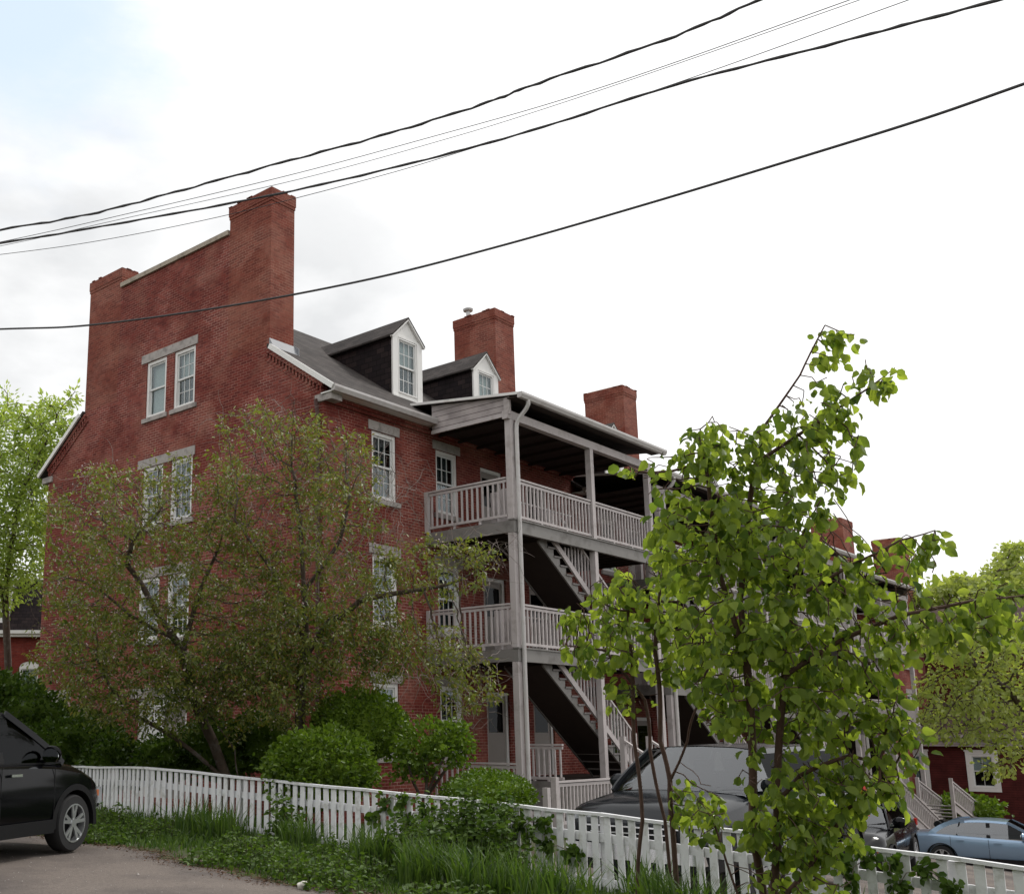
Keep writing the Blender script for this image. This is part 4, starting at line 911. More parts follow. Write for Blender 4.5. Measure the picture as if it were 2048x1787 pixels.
bgtree('hazy yellow green tree behind the sedan and the red clapboard house', PG(1960, 60), [px_line([(1940, 1480, 60), (1950, 1350, 60), (1930, 1230, 60), (1980, 1160, 60)]), px_line([(1950, 1350, 60), (2040, 1200, 60)])],
    [(1900, 1200, 60, 70, 50, 3, 90), (1980, 1190, 60, 80, 60, 3, 110), (2060, 1150, 60, 60, 80, 3, 100), (1960, 1300, 60, 140, 90, 3, 420), (1870, 1310, 60, 70, 90, 3, 180), (2040, 1330, 60, 60, 100, 3, 180)], 'soft', .27, 8, .22, 'background_tree')
bgtree('loose leafy tree hanging over the roof of the red clapboard house', PG(2010, 36), [px_line([(2110, 1560, 36), (2080, 1450, 36), (2020, 1380, 36), (1950, 1330, 36)])],
    [(1930, 1280, 36, 90, 60, 2, 130), (2020, 1280, 36, 60, 70, 2, 110), (1950, 1400, 36, 110, 70, 2, 220), (2030, 1380, 36, 60, 80, 2, 120), (1900, 1460, 36, 80, 30, 1.2, 60), (2020, 1480, 36, 60, 50, 1, 50), (1990, 1530, 36, 40, 30, .8, 22), (1960, 1300, 36, 80, 60, 2, 110)], 'soft', .16, 6, .12, 'background_tree')

# ------------------------------------------------------------------ shrubs and hedge
def shrub(name, label, cat, blobs, m, size, shape='oval', core=.82, stems=None, group=None, flat=.5, lump=.22):
    x, y, D = blobs[0][:3]; base = P(x, y, D); t = thing(name, (base.x, base.y, H(base.x, base.y)), label, cat, group)
    cm = MB(); pos = []; dr = []
    for bx, by, D, rx, ry, dm, n in blobs:
        c = P(bx, by, D); rr = Vector((rx * D / CF, dm, ry * D / CF)); rot = Matrix.Rotation(CYAW - math.pi / 2, 3, 'Z')
        q = norm(rng.normal(0, 1, (n, 3))); q = q[q[:, 2] > -.75]
        # lumpy surface
        f = np.array([noise.noise(Vector(v) * 2.3 + c) + .5 * noise.noise(Vector(v) * 5.5 + c) for v in q])
        rad = (1 + lump * 1.6 * f) * (rng.uniform(.80, 1.05, len(q)) + np.where(rng.random(len(q)) < .06, rng.uniform(0, .16, len(q)), 0)); R3 = np.array(rot)
        loc = (q * np.array(rr)) * rad[:, None] @ R3.T + np.array(c)
        pos.append(loc); dr.append(norm(q @ R3.T + rng.normal(0, .7, (len(q), 3)) + np.array((0, 0, .25))))
        if core:
            bm = bmesh.new(); bmesh.ops.create_icosphere(bm, subdivisions=3, radius=1)
            for v in bm.verts:
                nn = v.co.normalized(); ff = noise.noise(nn * 2.3 + c) + .5 * noise.noise(nn * 5.5 + c)
                v.co = rot @ Vector((nn.x * rr.x, nn.y * rr.y, nn.z * rr.z)) * (core * (1 + lump * 1.6 * ff)) + c
            cm.add([v.co for v in bm.verts], [tuple(v.index for v in f_.verts) for f_ in bm.faces]); bm.free()
    if core: cm.build('inner_foliage', L[m], t, smooth=True, recalc=False)
    pos = np.concatenate(pos); dr = np.concatenate(dr); g = pos[:, 2] > HH(pos[:, 0], pos[:, 1]) - .02
    leaves('foliage', pos[g], dr[g], size, L[m], t, shape, flat)
    if stems:
        s = MB()
        for pl in stems: s.tube(px_line(pl), [.028 - .004 * i for i in range(len(pl))], 6)
        s.build('stem', M['bark'], t, smooth=True)
    return t
shrub('hedge', 'big dark unclipped hedge behind the fence, left of the flowering trees', 'hedge', [(50, 1465, 22.0, 110, 85, .8, 5200), (150, 1500, 21.4, 100, 75, .8, 4800), (-40, 1420, 22.4, 90, 80, 1, 2200), (0, 1395, 22.8, 80, 50, .8, 2400), (225, 1530, 20.6, 60, 60, .6, 2600)], 'hedge', .085)
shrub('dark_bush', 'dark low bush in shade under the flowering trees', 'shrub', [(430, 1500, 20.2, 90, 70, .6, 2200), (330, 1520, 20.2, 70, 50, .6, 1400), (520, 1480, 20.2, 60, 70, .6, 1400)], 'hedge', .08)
shrub('round_shrub', 'bright green rounded shrub just behind the white pickets', 'shrub', [(640, 1535, 16.6, 108, 74, .75, 7600), (620, 1580, 16.5, 90, 50, .7, 1800)], 'shrub', .070, lump=.12)
shrub('round_shrub', 'taller rounded green shrub behind the bright one, against the brick corner', 'shrub', [(722, 1458, 18.9, 92, 76, .8, 6800)], 'shrub', .068, lump=.12)
shrub('leggy_shrub', 'loose leggy shrub with bare stems between the round shrub and the clipped mound', 'shrub', [(870, 1495, 17.2, 66, 48, .5, 1500), (830, 1530, 17.2, 40, 40, .4, 600), (905, 1480, 17.2, 40, 30, .35, 500)], 'shrub', .075, core=.45,
      stems=[[(850, 1600, 17), (855, 1550, 17), (840, 1500, 17.1)], [(848, 1600, 17), (870, 1550, 17), (900, 1490, 17.1)], [(845, 1600, 17), (825, 1560, 17), (815, 1520, 17)], [(855, 1590, 17.1), (890, 1540, 17.2), (930, 1500, 17.3)]], lump=.3)
shrub('clipped_mound', 'clipped boxwood mound, dense and low, beside the porch foot', 'shrub', [(975, 1592, 16.6, 90, 52, .8, 7500)], 'box', .045, lump=.05, core=.9)
shrub('house_bush', 'reddish green bush by the red clapboard house', 'shrub', [(1935, 1615, 44, 58, 26, 1.2, 1500)], 'shrub', .16)

# ------------------------------------------------------------------ grass, weeds and vines along the fence
def verge_pts(n, x0, x1, y0, y1):
    x = rng.uniform(x0, x1, n); y = rng.uniform(y0, y1, n); return x, y
def blades(name, x, y, hgt, m, label, wid=.010, kind='stuff'):
    n = len(x); z = HH(x, y); az = rng.uniform(0, 2 * math.pi, n); bend = rng.uniform(.1, .9, n) * hgt
    d = np.c_[np.cos(az), np.sin(az), np.zeros(n)]; s = np.c_[-np.sin(az), np.cos(az), np.zeros(n)] * (wid * rng.uniform(.6, 1.3, n))[:, None]
    b = np.c_[x, y, z]; hv = np.c_[np.zeros(n), np.zeros(n), hgt]
    m1 = b + hv * .55 + d * (bend * .22)[:, None]; tp = b + hv * (1 - .25 * (bend / hgt))[:, None] + d * (bend * .75)[:, None]
    co = np.stack([b - s, b + s, m1 + s * .8, m1 - s * .8, tp], 1).reshape(-1, 3)
    fq = (np.arange(n)[:, None] * 5 + np.array([0, 1, 2, 3])); ft = (np.arange(n)[:, None] * 5 + np.array([3, 2, 4]))
    me = bpy.data.meshes.new(name); me.vertices.add(n * 5); me.vertices.foreach_set('co', co.astype('f').ravel())
    lp = np.concatenate([fq.ravel(), ft.ravel()]); me.loops.add(len(lp)); me.loops.foreach_set('vertex_index', lp.astype('i')); me.polygons.add(2 * n)
    me.polygons.foreach_set('loop_start', np.concatenate([np.arange(n) * 4, n * 4 + np.arange(n) * 3]).astype('i')); me.update(calc_edges=True)
    a = me.attributes.new('tint', 'FLOAT', 'POINT'); a.data.foreach_set('value', np.repeat(rng.random(n), 5).astype('f'))
    me.materials.append(m); o = bpy.data.objects.new(name, me); COL.objects.link(o); return tag(o, label, None, None, kind)
def edge_x(y): return -7.45 - .07 * np.clip(-3 - y, 0, 9) + edge_noise(y) * .6
X_, Y_ = verge_pts(46000, -8.7, -4.3, -16, 3.5)
dens = np.clip((X_ - edge_x(Y_)) / .9, 0, 1) * (.45 + .55 * np.array([noise.noise(Vector((a * .9, b * .9, 0))) > -.15 for a, b in zip(X_, Y_)]))
k = rng.random(len(X_)) < dens; X_, Y_ = X_[k], Y_[k]
tall = np.clip((X_ + 6.6) / 1.6, 0, 1) * np.where(Y_ < -8.3, .45, 1)
blades('grass', X_, Y_, (.10 + .30 * tall * rng.uniform(.4, 1, len(X_))) * rng.uniform(.6, 1.15, len(X_)), L['grass'], 'unmown grass on the verge before the white fence')
X2, Y2 = verge_pts(30000, -4.2, 3.2, -4.0, 9)
k = (X2 < -.2) | (Y2 < -.3); blades('lawn', X2[k], Y2[k], rng.uniform(.05, .13, k.sum()), L['grass'], 'short lawn between the fence and the brick house', .008)
def weed_patch(label, pts, n, hgt, size=.05, m='weed', shape='oval'):
    c = np.array([p[:2] for p in pts]).mean(0); t = thing('weeds', (c[0], c[1], H(*c)), label, 'weeds', 'leafy weeds along the fence')
    P_ = []; D_ = []; s = MB()
    for x, y, r, hh in pts:
        for i in range(int(n * r * r * 5) + 3):
            a, q = rng.uniform(0, 2 * math.pi), r * math.sqrt(rng.random()); px, py = x + q * math.cos(a), y + q * math.sin(a); g = H(px, py); h1 = hh * hgt * rng.uniform(.5, 1.1) * (1 - .45 * (q / r) ** 2)
            lean = Vector((rng.normal(0, .15), rng.normal(0, .15), 1)) * h1; b = Vector((px, py, g))
            s.tube([b, b + lean * .5 + Vector((.01, 0, 0)), b + lean], [.004, .003, .002], 3, False)
            m_ = max(4, int(h1 / .045)); tt = rng.uniform(.15, 1.02, m_)
            az = rng.uniform(0, 2 * math.pi, m_); P_ += [tuple(b + lean * v) for v in tt]; D_ += list(np.c_[np.cos(az), np.sin(az), rng.uniform(-.5, .5, m_)])
    s.build('stem', M['soil'], t)
    leaves('foliage', np.array(P_), np.array(D_), size, L[m], t, shape, .9)
def fx(y): return -4.72 + .02 * (-y)
weed_patch('dense weeds and a leafy shrubby clump rising to the top of the pickets near the centre', [(-5.25, -7.2, .45, 1.05), (-5.1, -7.75, .38, 1.45), (-5.3, -6.7, .4, .75), (-5.3, -8.1, .33, .95), (-5.7, -7.5, .5, .75)], 150, .95, .07)
weed_patch('leafy weeds in the grass before the middle of the fence', [(-6.2, -4.6, .5, .5), (-6.6, -5.4, .55, .45), (-6.9, -6.1, .5, .4), (-5.6, -5.6, .4, .5), (-7.2, -6.9, .55, .4), (-7.4, -5.4, .4, .3), (-6.6, -7.0, .5, .45), (-7.5, -7.6, .5, .35)], 80, .75, .06)
weed_patch('tall single weed standing against the pickets left of the round shrub', [(-5.05, -4.15, .16, 1.1)], 260, .85, .09)
weed_patch('leafy weeds beside the wheel of the black car', [(-5.9, -1.1, .35, .7), (-6.3, -.3, .4, .45), (-6.7, -1.6, .5, .35), (-6.2, -2.4, .5, .45), (-5.6, -2.0, .3, .6), (-7.2, -2.6, .45, .3)], 80, .7, .06)
weed_patch('weeds under the young trees at the right', [(-6.6, -9.2, .5, .3), (-6.8, -10.2, .6, .4), (-5.9, -10.3, .5, .4), (-6.4, -11.3, .6, .6), (-5.4, -11.4, .5, .6), (-5.6, -12.4, .5, .45), (-7.2, -8.8, .5, .35)], 70, .8, .07)
# long arching grass tufts
X3, Y3 = [], []
for cx, cy, r, n in ((-5.6, -6.4, .3, 260), (-6.3, -7.9, .4, 420), (-6.5, -8.8, .4, 300), (-6.6, -9.7, .4, 300), (-5.5, -3.3, .35, 260), (-5.5, -2.6, .3, 160), (-5.3, -4.7, .3, 200), (-6.3, -10.9, .4, 380), (-5.4, -10.1, .3, 240), (-5.2, -12.4, .4, 200)):
    a = rng.uniform(0, 2 * math.pi, n); q = r * np.sqrt(rng.random(n)); X3 += list(cx + q * np.cos(a)); Y3 += list(cy + q * np.sin(a))
X3, Y3 = np.array(X3), np.array(Y3); blades('tall_grass', X3, Y3, rng.uniform(.3, .75, len(X3)), L['grass'], 'long arching grass tufts at the foot of the pickets', .012)
def vine(label, spots, n):
    y, z, r = spots[0]; t = thing('vine', (fx(y) - .04, y, z), label, 'vine', 'ivy vines climbing the picket fence'); P_ = []; s = MB(); last = None
    for y, z, r in spots:
        q = norm(rng.normal(0, 1, (n, 3))) * (rng.random(n) ** .5)[:, None] * np.array((.07, r, r)) + np.array((fx(y) - .05, y, z)); P_.append(q)
        if last: s.tube([last, (Vector(last) + Vector((fx(y) - .05, y, z))) / 2 + Vector((-.03, .03, .05)), (fx(y) - .05, y, z)], .006, 4)
        last = (fx(y) - .05, y, z)
    s.build('stem', M['twig'], t); P_ = np.concatenate(P_); leaves('foliage', P_, norm(rng.normal(0, 1, P_.shape) * (.4, 1, 1) + np.array((-.5, 0, -.3))), .085, L['weed'], t, 'round', .1)
vine('ivy hanging over the pickets below the clipped boxwood mound', [(-5.6, .55, .12), (-5.75, .75, .12), (-6.1, .8, .13), (-6.2, .55, .15), (-6.45, .65, .12)], 34)
vine('ivy bunch spilling over the cap rail left of the dark truck', [(-7.5, .8, .14), (-7.75, .7, .18), (-8.0, .55, .2), (-8.3, .62, .14), (-8.35, .35, .12), (-8.7, .3, .14)], 44)
vine('ivy draped along the cap rail in front of the blue sedan', [(-11.35, .62, .08), (-11.6, .55, .10), (-11.75, .42, .12), (-11.8, .2, .12), (-12.0, .5, .12), (-12.2, .45, .14), (-12.25, .25, .1), (-12.5, .42, .1), (-12.7, .3, .1)], 30)
# pale stone at the verge edge
bm = bmesh.new(); bmesh.ops.create_icosphere(bm, subdivisions=3, radius=.065)
for v in bm.verts: v.co *= 1 + .35 * noise.noise(v.co * 22); v.co.z *= .8
me = bpy.data.meshes.new('pale_stone'); bm.to_mesh(me); bm.free(); me.materials.append(M['rock']); o = bpy.data.objects.new('pale_stone', me); COL.objects.link(o)
q = PG(609, 11.35); o.location = q + Vector((0, 0, .05)); tag(o, 'small pale stone at the edge of the asphalt below the weeds', 'stone')

# fallen leaves and dirt gathered along the asphalt edge
n = 5200; ly = rng.uniform(-13, 1, n); lx = edge_x(ly) + rng.normal(-.02, .16, n); lp = np.c_[lx, ly, HH(lx, ly) + .03]
o = leaves('leaf_litter', lp, np.c_[rng.normal(0, 1, (n, 2)), rng.normal(0, .12, n)], .035, L['litter'], None, 'lance', 3); tag(o, 'brown leaf litter along the asphalt edge', None, None, 'stuff')
# loose grit on the asphalt
n = 1100; gx = rng.uniform(-13, -7.3, n); gy = rng.uniform(-10, -1, n); gz_ = HH(gx, gy) + .024; sc_ = rng.uniform(.003, .010, n) * np.where(rng.random(n) < .03, 2.2, 1)
V_ = np.array([(1, 0, 0), (-.5, .87, 0), (-.5, -.87, 0), (.1, .1, 1)]); rot_ = rng.uniform(0, 6.28, n); cR, sR = np.cos(rot_), np.sin(rot_)
vx = V_[None, :, 0] * cR[:, None] - V_[None, :, 1] * sR[:, None]; vy = V_[None, :, 0] * sR[:, None] + V_[None, :, 1] * cR[:, None]
co = np.stack([gx[:, None] + vx * sc_[:, None], gy[:, None] + vy * sc_[:, None], gz_[:, None] + V_[None, :, 2] * sc_[:, None]], -1).reshape(-1, 3)
fs = (np.arange(n)[:, None, None] * 4 + np.array([(0, 1, 3), (1, 2, 3), (2, 0, 3)])[None]).reshape(-1, 3)
me = bpy.data.meshes.new('gravel'); me.from_pydata(co.tolist(), [], fs.tolist()); me.materials.append(M['granite']); o = bpy.data.objects.new('gravel', me); COL.objects.link(o); tag(o, 'pale loose grit scattered on the asphalt', None, None, 'stuff')

# unseen trees added behind camera: close the horizon, darken what glass and paint reflect
m = MB()
for i in range(22):
    cx, cy = -34 + rng.uniform(-2, 2), -62 + i * 5.6; r_ = rng.uniform(3.6, 5.2); hgt = rng.uniform(7, 11); g = H(cx, cy)
    bm = bmesh.new(); bmesh.ops.create_icosphere(bm, subdivisions=4, radius=1)
    for v in bm.verts: nn = v.co.normalized(); v.co = Vector((nn.x * r_, nn.y * r_, nn.z * hgt * .55)) * (1 + .25 * noise.noise(nn * 2.5 + Vector((i, 0, 0))) + .12 * noise.noise(nn * 9)) + Vector((cx, cy, g + hgt * .5))
    m.add([v.co for v in bm.verts], [tuple(v.index for v in f_.verts) for f_ in bm.faces]); bm.free()
tag(m.build('added_backdrop_trees', L['hedge'], None, smooth=True, recalc=False), 'unseen trees added behind the camera to darken reflections', None, None, 'stuff')

# ------------------------------------------------------------------ overhead cables
def cable(label, pts, r, wob=0.0, n=60, ends=None):
    """pts: (x, y, distance) along the wire"""
    pts = sorted(pts); xs = [p[0] for p in pts]
    q = [P(*p) for p in pts]
    # smooth catmull-rom through the points
    out = []
    for i in range(len(q) - 1):
        p0, p1, p2, p3 = q[max(i - 1, 0)], q[i], q[i + 1], q[min(i + 2, len(q) - 1)]
        for k in range(10):
            t = k / 10; out.append(.5 * ((2 * p1) + (p2 - p0) * t + (2 * p0 - 5 * p1 + 4 * p2 - p3) * t * t + (3 * p1 - p0 - 3 * p2 + p3) * t ** 3))
    out.append(q[-1])
    if wob: out = [p + Vector((0, 0, wob * (math.sin(i * 1.15) + .6 * math.sin(i * 2.3 + 1)))) for i, p in enumerate(out)]
    rr = [r * (1 + (.22 * math.sin(i * 1.9) if wob else 0)) for i in range(len(out))]
    m = MB(); m.tube(out, rr, 7); o = m.build('overhead_cable', M['cable'], None, smooth=True)
    tag(o, label, 'cable', 'overhead cables crossing the sky'); return o
def dist(x, y): return 24 - 11 * (x + 200) / 2400      # the wires run from far on the left to near on the right
def cb(label, pts, r, wob=0, dd=0):
    (x0, y0), (x1, y1) = pts[0], pts[1]; pts = [(x0 - 300, y0 - (y1 - y0) / (x1 - x0) * 300 * .8)] + pts
    (xa, ya), (xb, yb) = pts[-2], pts[-1]; pts = pts + [(xb + 300, yb + (yb - ya) / (xb - xa) * 300)]
    cable(label, [(x, y, dist(x, y) + dd) for x, y in pts], r, wob)
cb('uppermost thick cable, lumpy and twisted, crossing the sky', [(0, 459), (180, 428), (350, 384), (560, 326), (760, 272), (960, 210), (1080, 165), (1330, 80), (1520, 0)], .023, .010)
cb('thick cable passing just over the top of the big chimney', [(0, 486), (230, 448), (530, 393), (800, 332), (1060, 262), (1350, 170), (1650, 92), (1870, 34)], .022, .004, .3)
cb('thin wire just under the uppermost lumpy cable', [(0, 484), (300, 417), (600, 345), (870, 272), (1100, 207), (1330, 132), (1700, 0)], .007, 0, .6)
cb('thin wire touching the thick cable at the left and leaving it above', [(0, 492), (230, 441), (600, 358), (900, 276), (1100, 214), (1360, 126), (1720, 0)], .006, 0, .9)
cb('lowest thin wire of the upper bundle, behind the big chimney', [(0, 509), (200, 481), (450, 431), (760, 352), (960, 292), (1100, 250), (1400, 150), (1790, 10)], .007, 0, 1.2)
cb('single thick cable crossing low in front of the gable', [(0, 658), (180, 650), (450, 613), (740, 558), (1000, 492), (1300, 406), (1600, 315), (1850, 237), (2048, 168)], .020, 0, -1.0)

# ------------------------------------------------------------------ neighbouring houses
def wall_with(h, name, o, ax, n, w_, z0, z1, hol, m, th=.25):
    T = winT(o, ax, n)
    hs = [[(a, z, 0), (a, z + hh, 0), (a + ww, z + hh, 0), (a + ww, z, 0)] for a, z, ww, hh in hol]
    return MB(T).prism([(0, z0, 0), (w_, z0, 0), (w_, z1, 0), (0, z1, 0)], (0, 0, -th), holes=hs).build(name, m, h)
# red clapboard house closing the lot on the right
hx, hy0, hy1 = 41.6, 3.0, -13.0; gz = -3.2; ev = 1.38
rh = thing('clapboard_house', (hx, -4, gz), 'dark red clapboard house with white framed windows behind the blue sedan', 'house')
hol = [(hy0 + .35, 0, 0, 0)]
wins = [(y, -.85, 1.02, 1.55) for y in (.2, -2.75, -6.2, -9.6)]
wall_with(rh, 'wall', (hx, hy0, 0), (0, -1, 0), (-1, 0, 0), hy0 - hy1, gz - .5, ev, [(hy0 - y - .51, z, ww, hh) for y, z, ww, hh in wins], M['clapboard'])
for y, z, ww, hh in wins:
    f = window(rh, (hx, y + .51, z), (0, -1, 0), (-1, 0, 0), ww, hh, 2, 1, sill=False, back='half', depth=.08)
    T = winT((hx, y + .51, z), (0, -1, 0), (-1, 0, 0)); c = MB(T); c.box(-.16, -.16, .003, -.002, hh + .12, .035); c.box(ww + .002, -.16, .003, ww + .16, hh + .12, .035); c.box(-.2, hh + .122, .003, ww + .2, hh + .2, .05); c.box(-.002, -.16, .003, ww + .002, -.004, .045); c.box(-.002, hh + .004, .003, ww + .002, hh + .12, .035)
    c.build('window_casing', M['white'], rh)
m = MB(); 
for y in (hy1, hy0 - .22): m.box(hx - .04, y, gz, hx - .003, y + .22, ev)
m.box(hx - .04, -8.1, gz, hx - .003, -7.9, ev); m.build('corner_board', M['white'], rh)
m = MB(); m.box(hx - .5, hy1 - .3, ev + .02, hx + 4, hy0 + .3, ev + .10); m.box(hx - .55, hy1 - .3, ev + .101, hx - .42, hy0 + .3, ev + .24); m.box(hx - .30, hy1, ev - .32, hx - .003, hy0, ev + .018); m.build('eave', M['siding'], rh)
m = MB(); m.prism([(hx - .5, hy1 - .3, ev + .24), (hx + 4.0, hy1 - .3, ev + 2.3), (hx + 4.0, hy1 - .3, ev + 2.2), (hx - .5, hy1 - .3, ev + .104)], (0, hy0 - hy1 + .6, 0)); m.build('roof', M['brownroof'], rh)
m = MB(); m.box(hx + 3.0, hy1, ev + .2, hx + 10, 0, ev + 4.6); m.build('upper_wall', M['clapboard'], rh)
m = MB(); m.prism([(hx + 2.6, hy1 - .3, ev + 4.5), (hx + 6.5, hy1 - .3, ev + 7.0), (hx + 10.4, hy1 - .3, ev + 4.5)], (0, 13.6, 0)); m.build('upper_roof', M['brownroof'], rh)
# mansard-roofed brick house far left
lc = P(50, 1464, 43); ax = Vector((RT.x, RT.y, 0)).normalized(); nn = -Vector((FW.x, FW.y, 0)).normalized(); lo = Vector((lc.x, lc.y, 0)) - ax * 9
lh = thing('mansard_house', (lc.x, lc.y, 0), 'brick house with dark mansard roof and arched white window behind the left hedge', 'house')
T = winT(lo, ax, nn)
wz = 2.85
arch = lambda x0, x1, z0, z1, k=8: [(x0, z0, 0)] + [((x0 + x1) / 2 - (x1 - x0) / 2 * math.cos(math.pi * i / k), z1 - .22 + .22 * math.sin(math.pi * i / k), 0) for i in range(k + 1)] + [(x1, z0, 0)]
ws = [8.62, 6.2, 3.6, 10.9]
MB(T).prism([(0, -1.2, 0), (13, -1.2, 0), (13, 5.6, 0), (0, 5.6, 0)], (0, 0, -.3), holes=[arch(x, x + .86, wz, wz + 1.75) for x in ws]).build('wall', M['brick_far'], lh)
MB(T).box(0, -1.2, -8, 13, 5.6, -7.7).build('rear_wall', M['brick_far'], lh); MB(T).box(12.7, -1.2, -7.69, 13, 5.6, -.31).build('side_wall', M['brick_far'], lh)
for x in ws:
    T2 = winT(lo + ax * x + Vector((0, 0, wz)), ax, nn)
    f = window(lh, tuple(lo + ax * x + Vector((0, 0, wz))), ax, nn, .86, 1.53, 2, 1, back='half', sill=True, depth=.1)
    a_ = MB(T2); pr = arch(0, .86, 1.5, 1.75); a_.prism([(p[0], p[1], -.08) for p in pr], (0, 0, .06)); a_.build('arch_panel', M['white'], f)
m = MB(T); m.box(-.2, 5.601, -.2, 13.2, 5.72, .28); m.box(-.2, 5.721, -.2, 13.2, 5.86, .38); m.build('cornice', M['white'], lh)
m = MB(T); m.add([(-.1, 5.87, .15), (13.1, 5.87, .15), (12.6, 8.1, -.75), (.4, 8.1, -.75), (-.1, 5.87, -8), (13.1, 5.87, -8), (12.6, 8.1, -7.2), (.4, 8.1, -7.2)], [(0, 1, 2, 3), (1, 5, 6, 2), (5, 4, 7, 6), (4, 0, 3, 7), (3, 2, 6, 7), (0, 4, 5, 1)]); ro = m.build('mansard_roof', M['slatedark'], lh)
m = MB(T); m.box(.3, 8.101, -.9, 12.7, 8.2, -.6); m.build('roof_trim', M['white'], ro)
m = MB(T); m.box(6.9, 6.2, -.6, 8.05, 7.75, .05); m.prism([(6.8, 7.751, -.7), (8.15, 7.751, -.7), (7.47, 8.15, -.7)], (0, 0, .8)); m.build('dormer', M['white'], lh)

# ------------------------------------------------------------------ vehicles
def boolean_cut(o, cutters):
    for c in cutters:
        md = o.modifiers.new('cut', 'BOOLEAN'); md.object = c; md.operation = 'DIFFERENCE'; md.solver = 'EXACT'
    bpy.context.view_layer.update(); dg = bpy.context.evaluated_depsgraph_get()
    me = bpy.data.meshes.new_from_object(o.evaluated_get(dg)); o.modifiers.clear(); o.data = me
    for c in cutters: bpy.data.objects.remove(c)
    me.shade_smooth(); me.set_sharp_from_angle(angle=R(32))
def interp(tab, x):
    xs = [t[0] for t in tab]; return [float(np.interp(x, xs, [t[k] for t in tab])) for k in range(1, len(tab[0]))]
def car(name, label, loc, az, body, cabin, wb, wr, W, paint, pillars, glass='carglass', side_glass='carglass', front='car', rails=False, cladding=False, spokes=5):
    """body: rows (x, half width, bottom, shoulder, crown) rear->front; cabin: (xr0, xr1, xf1, xf0, belt, roof, wbelt, wroof)"""
    t = thing(name, (loc[0], loc[1], H(loc[0], loc[1]) + .02), label, 'car', None, az)
    xs = np.linspace(body[0][0], body[-1][0], 44); sec = []
    for x in xs:
        w_, zb, zs, cr = interp(body, x)
        half = [(0, zb), (w_ * .82, zb), (w_ - .04, zb + .07), (w_, zb + .22), (w_ + .012, (zb + zs) / 2 + .05), (w_ + .004, zs - .16), (w_ - .015, zs - .06), (w_ - .06, zs - .012), (w_ * .78, zs + cr * .55), (w_ * .4, zs + cr * .92), (0, zs + cr)]
        sec.append([(x, y, z) for y, z in half] + [(x, -y, z) for y, z in half[-2:0:-1]])
    m = MB(); k = len(sec[0]); m.add([p for s in sec for p in s], [(i * k + j, i * k + (j + 1) % k, (i + 1) * k + (j + 1) % k, (i + 1) * k + j) for i in range(len(sec) - 1) for j in range(k)] + [tuple(range(k))[::-1], tuple((len(sec) - 1) * k + j for j in range(k))])
    b = m.build('body', M[paint], t, local=True, smooth=True); cut = []
    for xw in (-wb / 2, wb / 2):
        c = MB(); c.tube([(xw, -W, wr), (xw, -W / 2 + .26, wr)], wr + .065, 28); c.tube([(xw, W, wr), (xw, W / 2 - .26, wr)], wr + .065, 28)
        cut.append(c.build('cutter', M['plastic']))
    for c in cut: c.matrix_world = Matrix.Identity(4)
    # cut in the car's own frame
    pr, pl = b.parent, b.matrix_parent_inverse.copy(); b.parent = None
    boolean_cut(b, cut); b.parent = pr
    for xw in (-wb / 2, wb / 2):
        for s in (-1, 1):
            a = MB(); yo = s * (W / 2 + .012)
            for i in range(20):
                a0, a1 = math.pi * (i - .6) / 18.8, math.pi * (i + .4) / 18.8
                a.add([(xw + math.cos(q) * r_, y, wr + math.sin(q) * r_) for q in (a0, a1) for r_, y in ((wr + .055, yo), (wr + .055, s * (W / 2 - .25)), (wr + (.13 if cladding else .075), yo - s * .003))], [(0, 1, 4, 3), (0, 3, 5, 2)])
            a.build('wheel_arch', M['plastic'], t, local=True, smooth=True)
            ty = MB(); yc = s * (W / 2 - .115); wd = .115
            ty.lathe([(wr * .66, -wd), (wr * .93, -wd), (wr * .985, -wd * .75), (wr, -wd * .4), (wr, wd * .4), (wr * .985, wd * .75), (wr * .93, wd), (wr * .66, wd), (wr * .64, 0), (wr * .66, -wd)], (xw, yc, wr), 'Y', 36)
            wo_ = thing_part('wheel', t); tyo = ty.build('tyre', M['rubber'], wo_, local=True, smooth=True)
            rm = MB(); yo = yc + s * (wd - .015); rr = wr * .67
            rm.lathe([(rr, 0), (rr, .02 * s), (rr * .93, .02 * s), (rr * .90, -.05 * s), (rr * .9, -.09 * s)], (xw, yo, wr), 'Y', 36)
            rm.tube([(xw, yo - .03 * s, wr), (xw, yo + .012 * s, wr)], .055, 12)
            for i in range(spokes):
                a0 = 2 * math.pi * i / spokes + .3
                for da in (-.13, .13):
                    p0 = Vector((xw + math.cos(a0) * .04, yo - .004 * s, wr + math.sin(a0) * .04)); p1 = Vector((xw + math.cos(a0 + da * 1.5) * rr * .95, yo + .004 * s, wr + math.sin(a0 + da * 1.5) * rr * .95)); rm.bar(p0, p1, .042, .02, up=(0, 1, 0))
            rm.build('rim', M['alloy'], wo_, local=True, smooth=True)
            dk = MB(); dk.tube([(xw, yo - .12 * s, wr), (xw, yo - .06 * s, wr)], rr * .88, 24); dk.build('brake_disc', M['plastic'], wo_, local=True)
    # cabin
    xr0, xr1, xf1, xf0, zbelt, zroof, wbe, wro = cabin
    def ztop(x):
        if x <= xr1: u = max(0, (x - xr0) / (xr1 - xr0)); return zbelt + (zroof - .03 - zbelt) * (math.sin(u * math.pi / 2) ** .8)
        if x >= xf1: u = max(0, (xf0 - x) / (xf0 - xf1)); return zbelt + (zroof - .02 - zbelt) * u ** .9
        u = (x - xr1) / (xf1 - xr1); return zroof - .03 + .035 * math.sin(math.pi * (u * .85 + .08))
    def wz_(z): return wbe + (wro - wbe) * max(0, (z - zbelt) / (zroof - zbelt)) ** 1.25
